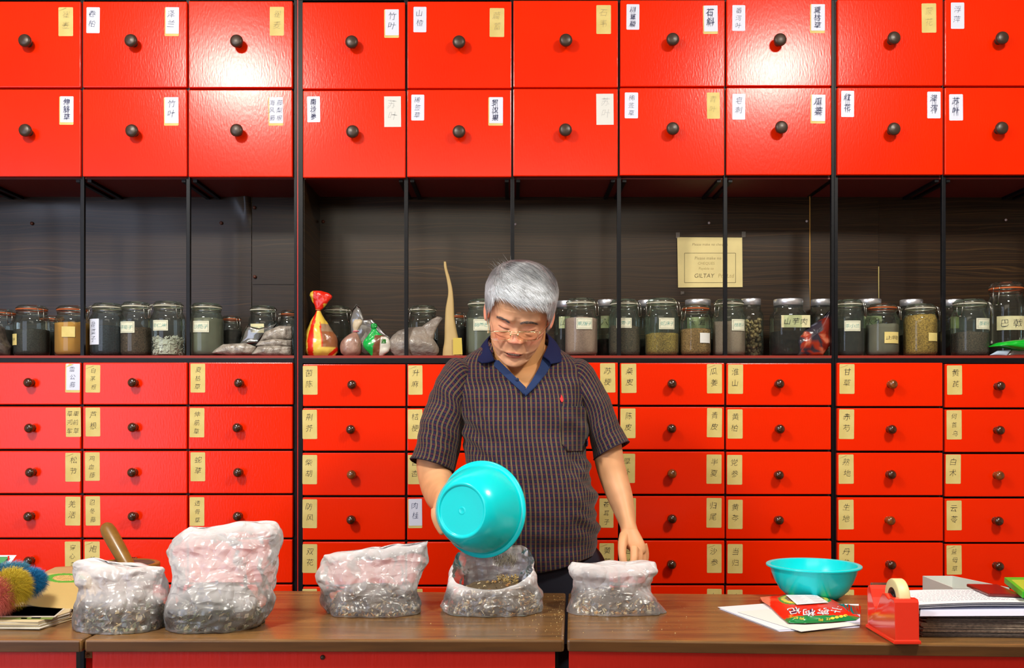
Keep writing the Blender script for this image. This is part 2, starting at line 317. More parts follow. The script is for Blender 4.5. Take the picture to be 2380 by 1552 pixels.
def paper(parent, x0, y0, x1, y1, text, st, text2=None):
    """st: y yellow paper, black ink; w white, blue ink; wy white on yellow; f yellow, faded pencil; g plain note, faded; s = struck through"""
    mb = MB(); base = D - 0.0004
    t = rnd(-0.012, 0.012); cxm, czm = X((x0 + x1) / 2), Z((y0 + y1) / 2)
    def lay(d):
        def fn(x, z): return Vector((cxm + (x - cxm) - (z - czm) * t, base - d, czm + (z - czm) + (x - cxm) * t))
        return fn
    X0, X1, Z0, Z1 = X(x0), X(x1), Z(y1), Z(y0); lift = 0
    if 'w' in st and 'y' in st:
        quadp(mb, lay(0.0), X0, X1, Z0, Z1, 0, 0.0018); quadp(mb, lay(0.0004), X0 + 0.0028, X1, Z0 + 0.007, Z1, 1, 0.0012); lift = 0.0004
    else: quadp(mb, lay(0.0), X0, X1, Z0, Z1, 1 if 'w' in st else 2 if 'g' in st else 0, 0.0 if 'g' in st else 0.0018)
    if 'c' in st:   # a torn / folded corner
        mb.add([lay(0.0006)(X0, Z1 - 0.012), lay(0.0006)(X0 + 0.004, Z1 - 0.0095), lay(0.0016)(X0 + 0.024, Z1 - 0.002), lay(0.0006)(X0 + 0.012, Z1)], [(0, 1, 2, 3)], 0)
    im = 4 if 'w' in st else 5 if 'f' in st else 6 if 'g' in st else 3
    cols = [text] if not text2 else [text, text2]; W = X1 - X0; H = Z1 - Z0
    for ci, tx in enumerate(cols):
        cx = (X0 + X1) / 2 + (0 if len(cols) == 1 else (-0.24 if ci == 0 else 0.24) * W) + rnd(-.04, .04) * W
        n = len(tx); bot = 0.14 if lift else 0.06
        for i, ch in enumerate(tx):
            s = min((0.56 if y0 < 400 else 0.5) * W if len(cols) == 1 else 0.42 * W, H * 0.9 / max(n, 2) * (0.8 if y0 < 400 else 0.68))
            zc = Z1 - H * (0.06 + (0.94 - bot - (0.12 if n < 3 else 0)) * (i + 0.5) / n)
            fn = lay(lift + 0.0004)
            ink(mb, ch, cx + rnd(-.04, .04) * W, zc, s, fn, im, thin=-0.020 if 'f' in st or 'g' in st else -0.014)
            if 's' in st: ink(mb, ch, cx + rnd(-.03, .03) * W, zc + rnd(-.03, .03) * H / n, s * 1.02, lay(lift + 0.0005), im)
        if 's' in st:
            for q in (-0.12, 0.02, 0.13):
                xa = cx + q * W; fn = lay(lift + 0.0006)
                zt, zb = Z1 - H * 0.1, Z0 + H * (bot + 0.12); mid = rnd(-.05, .05) * W
                mb.add([fn(xa, zt), fn(xa + 0.0008, zt), fn(xa + mid + 0.0008, zb), fn(xa + mid, zb)], [(0, 3, 2, 1)], im)
    return build('paper_label', mb, MATL, parent, org=(cxm, base, czm))

COLX = [(-58, 188), (192, 434.5), (438, 680), (703, 942), (946, 1189), (1193, 1437), (1441, 1684.5), (1688, 1932.5), (1946, 2192), (2196, 2443), (-304, -61), (2447, 2694)]
UNIT = [0, 0, 0, 1, 1, 1, 1, 1, 2, 2, 0, 2]
UP = {0: [(3, 203), (207, 410)], 1: [(4, 206), (209, 412)], 2: [(-1, 199), (203, 406)]}
UPc = {2: (2, 204), 3: (5, 207), 4: (3, 205), 5: (1, 203), 6: (0, 201), 7: (-2, 200)}
LO = {0: [(842, 940), (944, 1043.5), (1047.5, 1146.5), (1150.5, 1249.5), (1253.5, 1354), (1358.5, 1458)],
      1: [(846, 944), (948, 1047.5), (1052, 1151), (1155.5, 1254.5), (1259, 1359), (1363.5, 1463)],
      2: [(842.5, 944), (948, 1047.5), (1052, 1151), (1155.5, 1257), (1261, 1361), (1365.5, 1466)]}
LOc = {5: -4, 6: -3, 7: -2.5, 9: 3}
KU = {0: [(60, 96), (61, 304)], 1: [(306, 96), (308, 305)], 2: [(551, 97), (551, 304)], 3: [(818, 99), (820, 307)], 4: [(1067, 99), (1067, 307)], 5: [(1315, 95), (1314, 303)],
      6: [(1563, 93), (1563, 300)], 7: [(1812, 94), (1815, 297)], 8: [(2076, 90), (2076, 301)], 9: [(2327, 90), (2326, 299)]}
KL = {0: [(66, 889), (68, 995), (70, 1098), (66, 1200), (66, 1304)], 1: [(308, 889), (308, 993), (307, 1098), (308, 1200), (308, 1305)], 2: [(555, 890), (551, 994), (553, 1098), (552, 1200), (552, 1304)],
      3: [(818, 894), (815, 998), (817, 1103), (816, 1208), (817, 1312)], 4: [(1064, 894), (1064, 998), (1063, 1103), (1064, 1208), (1064, 1312)], 5: [(1313, 892), (1313, 996), (1313, 1101), (1313, 1206), (1313, 1312)],
      6: [(1562, 892), (1561, 996), (1562, 1101), (1562, 1206), (1561, 1312)], 7: [(1812, 892), (1813, 997), (1811, 1104), (1811, 1209), (1812, 1313)],
      8: [(2075, 893), (2073, 998), (2072, 1103), (2070, 1210), (2072, 1313)], 9: [(2325, 897), (2324, 1000), (2323, 1105), (2321, 1211), (2322, 1316)]}
# (column, row, x0, y0, x1, y1, writing, style[, second column of writing]); rows 0-1 upper, 2-7 lower
LAB = [
 (0, 0, 136, 17, 170, 84, '瞿麦', 'fc'), (1, 0, 201, 17, 232, 77, '卷柏', 'w'), (1, 0, 383, 17, 416, 84, '泽兰', 'wy'), (2, 0, 627, 16, 660, 83, '瞿麦', 'f'),
 (0, 1, 138, 224, 171, 290, '伸筋草', 'wys'), (1, 1, 381, 226, 415, 292, '竹叶', 'wy'), (2, 1, 624, 226, 658, 292, '海风藤', 'wy', '藤梨根'),
 (3, 0, 893, 22, 927, 88, '竹叶', 'wy'), (4, 0, 961, 16, 991, 75, '山楂', 'w'), (4, 0, 1138, 19, 1172, 86, '萹蓄', 'f'), (5, 0, 1386, 12, 1420, 79, '石韦', 'f'),
 (6, 0, 1456, 10, 1486, 69, '川萆薢', 'ws'), (6, 0, 1634, 13, 1668, 79, '石斛', 'wys'), (7, 0, 1702, 12, 1732, 72, '番泻叶', 'w'), (7, 0, 1883, 10, 1917, 77, '夏枯草', 'wys'),
 (8, 0, 2142, 8, 2176, 76, '蒙花', 'f'), (9, 0, 2210, 6, 2241, 67, '浮萍', 'w'),
 (3, 1, 714, 224, 744, 284, '南沙参', 'ws'), (3, 1, 893, 224, 932, 295, '苏叶', 'g'), (4, 1, 956, 220, 986, 280, '稀签草', 'w'), (4, 1, 1135, 226, 1169, 292, '罗汉果', 'wys'),
 (5, 1, 1386, 218, 1426, 290, '苏叶', 'g'), (6, 1, 1452, 215, 1483, 275, '稀签草', 'w'), (6, 1, 1643, 215, 1673, 276, '青叶', 'f'), (7, 1, 1702, 218, 1732, 278, '皂刺', 'w'),
 (7, 1, 1884, 220, 1918, 287, '瓜蒌', 'wys'), (8, 1, 1955, 211, 1985, 272, '红花', 'ws'), (8, 1, 2155, 213, 2186, 275, '泽泻', 'ws'), (9, 1, 2206, 219, 2238, 280, '苏叶', 'ws'),
 (0, 2, 152, 845, 186, 912, '雷公藤', 'wyc'), (0, 3, 153, 947, 188, 1015, '草河车', 'y', '車前草'), (0, 4, 152, 1052, 187, 1119, '松节', 'yc'), (0, 5, 152, 1154, 187, 1221, '羌活', 'y'), (0, 6, 151, 1258, 187, 1326, '穿心莲', 'y'),
 (1, 2, 199, 848, 233, 912, '白茅根', 'yc'), (1, 3, 199, 947, 233, 1014, '芦根', 'y'), (1, 4, 198, 1051, 232, 1117, '鸡血藤', 'y'), (1, 5, 199, 1153, 233, 1221, '忍冬藤', 'y'), (1, 6, 197, 1258, 232, 1326, '炮姜', 'yc'),
 (2, 2, 443, 845, 477, 912, '夏枯草', 'y'), (2, 3, 441, 948, 475, 1016, '伸筋草', 'y'), (2, 4, 443, 1051, 477, 1118, '蛇草', 'y'), (2, 5, 441, 1155, 475, 1222, '透骨草', 'y'),
 (3, 2, 704, 850, 738, 917, '茵陈', 'y'), (3, 3, 703, 952, 737, 1020, '荆芥', 'y'), (3, 4, 703, 1057, 737, 1125, '柴胡', 'y'), (3, 5, 703, 1160, 737, 1227, '防风', 'y'), (3, 6, 703, 1264, 737, 1331, '双花', 'y'), (3, 7, 703, 1368, 737, 1436, '连翘', 'y'),
 (4, 2, 949, 849, 982, 917, '升麻', 'yc'), (4, 3, 948, 951, 982, 1020, '桔梗', 'y'), (4, 4, 948, 1057, 982, 1125, '苦杏', 'y'), (4, 5, 948, 1159, 981, 1227, '肉桂', 'wy'), (4, 7, 948, 1368, 982, 1436, '白芷', 'y'),
 (5, 2, 1395, 844, 1430, 912, '苏梗', 'y'), (5, 5, 1393, 1158, 1426, 1226, '苍耳子', 'y'), (5, 6, 1393, 1262, 1427, 1329, '黄芩', 'yc'),
 (6, 2, 1444, 845, 1479, 913, '桑皮', 'y'), (6, 3, 1442, 949, 1477, 1018, '陈皮', 'y'), (6, 4, 1441, 1054, 1476, 1122, '厚朴', 'y'), (6, 5, 1443, 1157, 1478, 1225, '丹皮', 'y'), (6, 6, 1443, 1262, 1478, 1330, '甘松', 'y'),
 (6, 2, 1643, 846, 1678, 914, '瓜姜', 'yc'), (6, 3, 1643, 948, 1678, 1016, '青皮', 'y'), (6, 4, 1642, 1056, 1677, 1124, '半夏', 'y'), (6, 5, 1642, 1157, 1677, 1226, '归尾', 'y'), (6, 6, 1643, 1264, 1677, 1331, '沙参', 'yc'), (6, 7, 1643, 1368, 1677, 1436, '白芍', 'y'),
 (7, 2, 1692, 847, 1727, 915, '淮山', 'y'), (7, 3, 1691, 951, 1726, 1019, '黄柏', 'y'), (7, 4, 1690, 1057, 1725, 1126, '党参', 'y'), (7, 5, 1692, 1161, 1726, 1229, '黄芩', 'y'), (7, 6, 1691, 1264, 1726, 1332, '当归', 'y'), (7, 7, 1691, 1370, 1726, 1438, '白前', 'y'),
 (8, 2, 1951, 846, 1986, 915, '甘草', 'yc'), (8, 3, 1950, 951, 1985, 1020, '赤芍', 'y'), (8, 4, 1949, 1056, 1984, 1124, '熟地', 'yc'), (8, 5, 1949, 1161, 1984, 1230, '生地', 'y'), (8, 6, 1950, 1264, 1985, 1332, '丹参', 'y'), (8, 7, 1950, 1370, 1985, 1438, '川芎', 'y'),
 (9, 2, 2201, 849, 2236, 917, '黄芪', 'y'), (9, 3, 2200, 953, 2235, 1021, '何首乌', 'y'), (9, 4, 2198, 1056, 2233, 1124, '白术', 'y'), (9, 5, 2200, 1163, 2235, 1232, '云苓', 'y'), (9, 6, 2200, 1267, 2235, 1335, '益母草', 'yc')]
random.seed(7)
USP = {0: (-308, 690), 1: (693, 1939), 2: (1940, 2700)}      # outer extents of the three units
UL = ['tall red drawer cabinet with black frame and jar shelf, leftmost of the three', 'wide red drawer cabinet with black frame standing straight behind the man', 'red drawer cabinet with black frame at the right, behind the tape dispenser and papers']
UC = []
for u in range(3):
    a, b = USP[u]
    cab = empty('drawer_cabinet', (X((a + b) / 2), 2.98, 0), UL[u], 'cabinet', 'red herb drawer cabinets along the wall'); UC.append(cab)
    x0, x1 = X(a, DF), X(b, DF); cols = sorted([c for c in range(12) if UNIT[c] == u], key=lambda c: COLX[c][0])
    pw = 0.009 if u != 1 else 0.013
    # side panels, red outside edge seen between the units
    for (sx0, sx1) in ((x0, x0 + pw), (x1 - 0.008, x1)):
        if (u == 1 and sx1 == x1) or (u == 2 and sx0 == x0):      # open between these two units: only a front post across the shelf
            build('side_panel', MB().box(sx0, sx1, DF, 3.13, 0, ZS), M['black'], cab); build('side_panel', MB().box(sx0, sx1, DF, 3.13, Z(413, DF), 2.62), M['black'], cab)
            build('post', MB().box(sx0, sx1, DF, DF + 0.014, ZS, Z(413, DF)), M['black'], cab); continue
        build('side_panel', MB().box(sx0, sx1, DF, 3.13, 0, 2.62), M['black'], cab)
    if u == 1: build('edge_strip', MB().box(X(690.5, DF), X(692.5, DF), DF + 0.002, 3.0, 0, 2.62), M['red_panel'], cab)
    # carcass behind the drawers
    zt, zb = Z(413, DF), ZS
    build('drawer_casing', MB().box(x0 + pw, x1 - 0.008, DF + 0.012, 3.13, zt + 0.004, 2.6), M['dark'], cab)
    build('underside_board', MB().box(x0 + pw, x1 - 0.008, DF + 0.01, BK, zt - 0.002, zt + 0.003), M['red_dark'], cab)
    build('shelf_board', MB().box(x0 + pw, x1 - 0.008, DF - 0.001, BK, zb - 0.012, zb), M['red_edge'], cab)
    build('front_rail', MB().box(x0 + pw, x1 - 0.008, DF - 0.003, DF + 0.012, zb - 0.0235, zb - 0.007, 0, 0.0015), M['black'], cab)
    build('lower_drawer_casing', MB().box(x0 + pw, x1 - 0.008, DF + 0.012, 3.13, 0.02, zb - 0.0235), M['dark'], cab)
    # uprights of the frame and depth rails under the drawers
    for c, cn in zip(cols, cols[1:]):
        px = (COLX[c][1] + COLX[cn][0]) / 2 + (1.0 if u == 0 else 0)
        build('upright', MB().box(X(px - 4.6, DF), X(px + 4.4, DF), DF, DF + 0.012, 0.0, 2.6, 0, 0.001), M['black'], cab)
        for sx in (-1, 1):
            xa = X(px, DF) + sx * 0.011
            build('depth_rail', MB().box(min(xa, xa + sx * 0.011), max(xa, xa + sx * 0.011), DF + 0.01, BK, zt - 0.010, zt - 0.0015), M['black'], cab)
    build('top_rail', MB().box(x0, x1, DF, DF + 0.012, Z(-12, DF), Z(0.5, DF)), M['black'], cab)
    for c in cols:
        xa, xb = COLX[c]
        rows = [(p, 'u') for p in UP[u]] + [(p, 'l') for p in LO[u]]
        if c in UPc: rows[0] = ((UPc[c][0], UPc[c][1]), 'u'); d = UPc[c][1] - UP[u][0][1]; rows[1] = ((UP[u][1][0] + d, UP[u][1][1] + d * 0.9), 'u')
        for r, ((ya, yb), kind) in enumerate(rows):
            if kind == 'l': o_ = LOc.get(c, 0); ya += o_; yb += o_
            jx = rnd(-0.6, 0.6); jd = rnd(-0.0015, 0.0015) if r != 0 else 0
            mb = MB().box(X(xa + jx + 0.5), X(xb + jx - 0.5), D, D + 0.016, Z(yb - 0.3), Z(ya + 0.3), 0, 0.0024)
            dr = build('drawer', mb, M['red'], cab, org=(X((xa + xb) / 2), D, Z((ya + yb) / 2)))
            K = KU if r < 2 else KL; ri = r if r < 2 else r - 2
            if ri < 5 and (r < 2 or ri < 5):
                kx, ky = K[c][ri] if c in K else (sum(COLX[c]) / 2, K[0 if c == 10 else 9][ri][1]); kind_k = 'd' if r < 2 else ('t' if (c, r) in ((8, 2), (9, 4), (4, 4), (8, 5), (3, 4), (6, 4)) else 'b')
                yk = D - 0.02; sp = share('knob', KM[kind_k], dr, (X(kx, yk), D, Z(ky, yk)))
            for L in LAB:
                if L[0] == c and L[1] == r: paper(dr, *L[2:6], L[6], L[7], L[8] if len(L) > 8 else None)
# veneer backs: sheets with curled edges
def sheet(cab, x0, x1, z0, z1, curl, off=0.0, nx=60, nz=30, name='back_sheet'):
    vs = []; fs = []
    for j in range(nz + 1):
        for i in range(nx + 1):
            x = x0 + (x1 - x0) * i / nx; z = z0 + (z1 - z0) * j / nz; vs.append((x, BK - off - curl(x, z), z))
    for j in range(nz):
        for i in range(nx):
            a = j * (nx + 1) + i; fs.append((a, a + 1, a + nx + 2, a + nx + 1))
    return build(name, MB().add(vs, fs, 0, True), M['veneer'], cab, org=(x0, BK, z0))
zt2, zb2 = Z(413, DF), ZS
def B(px, py): return P(px, py, BK)
def curlA(x, z):
    c = B(585, 470); dx, dz = (x - c.x), (z - c.z)
    e = 0.016 * math.exp(-((dx + dz * 0.55) / 0.03) ** 2) * math.exp(-(dz / 0.09) ** 2) * (1 if dx < 0 else 0)
    return e + 0.004 * math.exp(-((x - B(100, 500).x) / 0.12) ** 2 - ((z - B(100, 470).z) / 0.03) ** 2) + 0.0025 * noise.noise(Vector((x * 4, z * 6, 3)))
XL, XR = X(-308, DF) + 0.009, X(690, DF) - 0.008
sheet(UC[0], XL, B(585, 0).x, zb2, zt2, curlA, 0.004, 90, 50)
sheet(UC[0], B(585, 0).x + 0.001, XR, zb2, zt2, lambda x, z: 0, 0.0, 8, 8)
sheet(UC[0], B(586.5, 0).x, XR, B(0, 661).z, B(0, 472).z, lambda x, z: 0, 0.003, 6, 6, 'back_patch')
XL, XR = X(693, DF) + 0.013, X(1939, DF) - 0.008
def curlB(x, z):
    c = B(1882, 740); return 0.012 * math.exp(-((x - c.x) / 0.05) ** 2) * math.exp(-((z - c.z) / 0.07) ** 2) + 0.002 * noise.noise(Vector((x * 3, z * 5, 9)))
sheet(UC[1], XL, B(1880, 0).x, zb2, zt2, curlB, 0.005, 100, 30)
build('bare_edge', MB().box(B(1880, 0).x, B(1882, 0).x, BK - 0.006, BK, zb2, zt2), mat('bare_plywood_edge', (190, 140, 60), 0.7), UC[1])
# thin side veneer inside the middle unit
build('inner_side_panel', MB().box(XL, XL + 0.003, DF + 0.01, BK, zb2, zt2), M['veneer'], UC[1])
XL, XR = B(1883, 0).x, X(2700, DF) - 0.008
def curlC(x, z):
    c = B(2040, 690); d = max(0.0, c.z - z + 0.05)
    return 0.010 * math.exp(-((x - c.x) / 0.05) ** 2) * min(1, d / 0.12)
sheet(UC[2], XL, B(2040, 0).x, zb2, zt2, curlC, 0.004, 40, 30)
sheet(UC[2], B(2041, 0).x, XR, zb2, zt2, lambda x, z: 0.0015 * noise.noise(Vector((x * 5, z * 6, 1))), 0.0, 30, 12)
build('bare_edge', MB().box(B(2040, 0).x, B(2041, 0).x, BK - 0.008, BK, zb2, B(0, 620).z), M['lab_yellow'], UC[2])
# nail heads
nail = kmesh(MB().lathe([(0.0055, 0), (0.005, -0.002), (0.003, -0.0035), (0.0, -0.004)], n=12, axis=(0, 1, 0)), mat('brown_nail_head', (92, 52, 40), 0.35), 'nail')
nail2 = kmesh(MB().lathe([(0.004, 0), (0.0036, -0.002), (0.002, -0.003), (0.0, -0.0034)], n=12, axis=(0, 1, 0)), mat('pale_nail_head', (190, 175, 175), 0.3), 'nail')
for (px, py, u, k) in ((74, 519, 0, nail), (514, 518, 0, nail), (591, 482, 0, nail), (592, 643, 0, nail), (751, 515, 1, nail), (1198, 521, 1, nail2), (1648, 518, 1, nail2), (1875, 514, 1, nail2), (2338, 511, 2, nail2)):
    share('nail', k, UC[u], P(px, py, BK - 0.007))

# taped notice
def notice():
    Y = BK - 0.009; mb = MB(); t = 0.0005
    def fn(d): return lambda x, z: Vector((x, Y - d, z))
    c = [P(1574, 551, Y), P(1725, 552, Y), P(1726, 667, Y), P(1576, 668, Y)]
    n = empty('paper_notice', (P(1650, 668, Y)), 'yellowed handwritten paper notice taped to the dark veneer behind the jars', 'notice')
    mb.add([p + Vector((0, d, 0)) for d in (0, t) for p in c], [(0, 3, 2, 1), (4, 5, 6, 7), (0, 1, 5, 4), (2, 3, 7, 6), (0, 4, 7, 3), (1, 2, 6, 5)], 0)
    def line(x0, y0, x1, y1, w=0.8):
        a, b = P(x0, y0, Y), P(x1, y1, Y); dx = w * Y / F
        if abs(a.x - b.x) > abs(a.z - b.z): vs = [(a.x, Y - t, a.z - dx / 2), (b.x, Y - t, b.z - dx / 2), (b.x, Y - t, b.z + dx / 2), (a.x, Y - t, a.z + dx / 2)]
        else: vs = [(a.x - dx / 2, Y - t, b.z), (a.x + dx / 2, Y - t, b.z), (a.x + dx / 2, Y - t, a.z), (a.x - dx / 2, Y - t, a.z)]
        mb.add(vs, [(0, 1, 2, 3)], 1)
    line(1591, 588, 1709, 588); line(1591, 656.5, 1710, 656.5); line(1591, 588, 1591, 657); line(1709.5, 588, 1709.5, 657)
    for (tx, px, py, s, mi) in (('Please make no cheques', 1650, 568, 8.5, 2), ('Please make no', 1645, 600, 10, 2), ('CHEQUES', 1641, 612, 9, 3), ('Payable to', 1641, 624, 8.5, 3), ('GILTAY', 1636, 641, 14, 1), ('Pty Ltd', 1687, 641, 13, 3)):
        vs, fs = glyph(tx, -0.012); m = s * Y / F; o = P(px, py, Y)
        mb.add([Vector((o.x + (x + 0.15 * y) * m, Y - t, o.z + y * m - 0.3 * m)) for x, y in vs], fs, mi)
    pm = mat('yellowed_notice_paper', (232, 214, 150), 0.7, mottle=0.25, mscale=12)
    build('sheet', mb, [pm, mat('notice_ink', (84, 74, 50), 0.7), mat('notice_pencil', (150, 134, 96), 0.7), mat('notice_faded', (176, 158, 104), 0.7)], n)
    tp = MB()
    for (x, y, w, h) in ((1571, 540, 9, 14), (1724, 538, 9, 14), (1582, 677, 8, 7)):
        a, b = P(x, y, Y - 0.001), P(x + w, y + h, Y - 0.001); tp.add([(a.x, Y - 0.001, b.z), (b.x, Y - 0.001, b.z + 0.002), (b.x, Y - 0.001, a.z), (a.x, Y - 0.001, a.z)], [(0, 1, 2, 3)])
    build('tape', tp, M['film_clear'], n)
notice()

# ------------------------------------------------------------------ counters
ZC = 0.95
def counter(name, quad, label, thick=0.0225, panel=None, legs=()):
    c = Vector((sum(q[0] for q in quad) / 4, sum(q[1] for q in quad) / 4, 0))
    o = empty(name, c, label, 'counter', 'shop counters in front of the man')
    build('worktop', MB().prism(quad, ZC - thick, ZC, 0, 0.005), M['counter'], o)
    (ax, ay), (bx, by) = quad[0], quad[1]; dv = Vector((bx - ax, by - ay)).normalized()
    build('edge_shade_band', MB().prism([(ax + dv.x * .004, ay - .0012), (bx - dv.x * .004, by - .0012), (bx - dv.x * .004, by + .004), (ax + dv.x * .004, ay + .004)], ZC - thick + .001, ZC - .0035, 0, .001), M['counter_edge'], o)  # added thin strip, its dark colour stands in for shade on the front edge
    for p in panel or (): build('front_panel', MB().prism(p, 0.0, ZC - thick), M['red_panel'], o)
    for p in legs: build('leg', MB().prism(p, 0.0, ZC - thick), M['black'], o)
    return o
def CT(px, Y): return ((px - CX) / F * Y, Y)
y0 = 1.776
counter('shop_counter', [CT(196, y0), CT(1311, y0), CT(1315, 2.245), CT(411, 2.285)], 'long brown wooden counter with red front below the three middle plastic bags',
    panel=[[CT(215, y0 + .012), CT(1290, y0 + .012), CT(1290, y0 + .03), CT(215, y0 + .03)], [CT(200, y0 + .06), CT(232, y0 + .06), CT(232, y0 + .075), CT(200, y0 + .075)]],
    legs=[[CT(1290, y0 + .03), CT(1298, y0 + .03), CT(1298, y0 + .045), CT(1290, y0 + .045)]])
counter('shop_counter', [CT(-60, y0 - .002), CT(190, y0 - .002), CT(398, 2.25), CT(-100, 2.25)], 'brown wooden counter at far left under the newspapers',
    panel=[[CT(-60, y0 + .01), CT(177, y0 + .01), CT(177, y0 + .03), CT(-60, y0 + .03)]])
# a strip of drawer with its label in the left gap
lb = MB(); q = [P(198, 1514, y0 + .058), P(214, 1514, y0 + .058), P(214, 1529, y0 + .058), P(198, 1529, y0 + .058)]
lb.add(q, [(0, 3, 2, 1)], 0); ink(lb, '参', 0, 0, 0.010, lambda x, z: Vector((P(205, 1521, 1).x * (y0 + .058) + x, y0 + .0575, P(205, 1521, y0 + .058).z + z)), 1)
rg = [CT(1318, 1.779), (0.893 + .5, 1.737 - .027), (0.893 + .53, 2.195), CT(1321, 2.246)]
c3 = counter('shop_counter', rg, 'brown wooden counter with red front at right, under the bowl and tape dispenser', thick=0.0225,
    panel=[[CT(1322, 1.795), (1.40, 1.727), (1.40, 1.745), CT(1322, 1.813)]])
build('paper_label', lb, [M['lab_cream'], M['ink']], bpy.data.objects['shop_counter'])
build('bolt', MB().lathe([(0.0045, 0), (0.004, -0.003), (0, -0.004)], P(750, 1527, y0 + .012), 12, axis=(0, 1, 0)), M['knob_dark'], bpy.data.objects['shop_counter'])
# ------------------------------------------------------------------ jars on the open shelf
random.seed(21)
M['tan'] = mat('tan_powder', (214, 150, 66), 0.9, mottle=0.2, mscale=30)
M['f_black'] = mat('black_seeds', (30, 28, 28), 0.75, mottle=0.8, mscale=420, mcol=(78, 74, 70), bump=0.6, bscale=400)
M['f_navy'] = mat('blue_black_seeds', (34, 38, 48), 0.75, mottle=0.8, mscale=300, mcol=(60, 66, 78), bump=0.6, bscale=300)
M['f_brown'] = mat('brown_seeds', (112, 88, 70), 0.8, mottle=0.9, mscale=300, mcol=(50, 38, 34), bump=0.6, bscale=300)
M['f_grey'] = mat('grey_brown_powder', (132, 124, 108), 0.9, mottle=0.5, mscale=20, mcol=(108, 96, 84))
M['f_mauve'] = mat('mauve_seeds', (190, 156, 142), 0.9, mottle=0.7, mscale=350, mcol=(160, 128, 118), bump=0.4, bscale=350)
M['f_yell'] = mat('golden_seeds', (204, 162, 76), 0.8, mottle=0.9, mscale=300, mcol=(112, 84, 40), bump=0.6, bscale=300)
M['f_tan'] = mat('tan_seeds', (190, 146, 92), 0.8, mottle=0.9, mscale=280, mcol=(110, 82, 52), bump=0.6, bscale=280)
M['f_dark'] = mat('dark_herbs', (44, 34, 30), 0.85, mottle=0.9, mscale=80, mcol=(20, 15, 14), bump=0.6, bscale=120)
def clip_jar(px, w, yt, Y, fill, fy, ring, label, lab=None, glassm='glass', clips='r', fname='contents', sq=0.88):
    """px centre, w body width px, yt top px; fill material, fill height px; ring colour"""
    r = w / 2 * Y / F; base = P(px, 826, Y); base.z = ZS; h = P(px, yt, Y).z - ZS
    o = empty('glass_jar', base, label, 'jar', 'clip-top glass jars on the shelf')
    prof = [(r * 0.3, 0.003), (r * 0.86, 0.001), (r * 0.97, 0.006), (r, 0.016), (r, h * 0.66), (r * 0.985, h * 0.71), (r * 0.93, h * 0.765), (r * 0.85, h * 0.805), (r * 0.83, h * 0.83), (r * 0.83, h * 0.875), (r * 0.875, h * 0.88), (r * 0.875, h * 0.905)]
    build('jar_body', MB().lathe(prof, base, 40, sq=sq), M[glassm], o)
    build('rubber_seal', MB().lathe([(r * 0.8, h * 0.907), (r * 0.89, h * 0.908), (r * 0.9, h * 0.916), (r * 0.89, h * 0.928), (r * 0.8, h * 0.93)], base, 36), M[ring], o)
    build('lid', MB().lathe([(r * 0.8, h * 0.932), (r * 0.885, h * 0.934), (r * 0.885, h * 0.955), (r * 0.83, h * 0.965), (r * 0.8, h * 0.985), (r * 0.74, h * 1.0), (r * 0.45, h * 0.985), (0.0, h * 0.98)], base, 36), M[glassm], o)
    w_ = 0.0011; cl = MB()
    def circ(rr, z): return [base + Vector((rr * math.cos(t * math.pi / 14), rr * math.sin(t * math.pi / 14), z)) for t in range(28)]
    cl.tube(circ(r * 0.85, h * 0.855), w_, 6, closed=True); cl.tube(circ(r * 0.9, h * 0.945), w_, 6, closed=True)
    for side in clips:
        a = R(-38) if side == 'r' else R(218); d = Vector((math.cos(a), math.sin(a), 0)); t = Vector((-d.y, d.x, 0))
        for s in (-1, 1):
            q = base + t * s * r * 0.16
            cl.tube([q + d * r * 0.9 + Vector((0, 0, h * 0.945)), q + d * r * 1.04 + Vector((0, 0, h * 0.93)), q + d * r * 1.1 + Vector((0, 0, h * 0.87)), q + d * r * 1.0 + Vector((0, 0, h * 0.855))], w_, 6)
            cl.tube([q + d * r * 1.08 + Vector((0, 0, h * 0.9)), q + d * r * 1.12 + Vector((0, 0, h * 0.82)), q + d * r * 1.16 + Vector((0, 0, h * 0.69)) - t * s * r * 0.05], w_, 6)
        cl.tube([base + t * r * 0.11 + d * r * 1.16 + Vector((0, 0, h * 0.69)), base - t * r * 0.11 + d * r * 1.16 + Vector((0, 0, h * 0.69))], w_, 6)
    build('wire_clip', cl, M['steel'], o)
    if fill:
        fh = max(0.02, P(px, fy, Y).z - ZS); rf = r * 0.955; pr = [(rf * 0.4, 0.005), (rf * 0.9, 0.006), (rf, 0.014)]
        for i in range(1, 9):
            hh = 0.014 + (fh - 0.014) * i / 8
            q = 1 if hh < h * 0.7 else max(0.8, 1 - (hh - h * 0.7) / (h * 0.1) * 0.15); pr.append((rf * q, hh))
        pr += [(rf * 0.7, fh + 0.002), (rf * 0.35, fh + 0.004), (0.0, fh + 0.003)]
        mb = MB().lathe(pr, base, 32, sq=sq)
        for v in mb.v[-32 * 5:]: v.z += 0.004 * noise.noise(v * 60)
        if fill == 'chips':
            chips(o, base, rf, fh)
        else: build(fname, mb, M[fill], o, kind='stuff')
    if lab: jar_label(o, base, r * 1.003, Y, px, *lab)
    return o
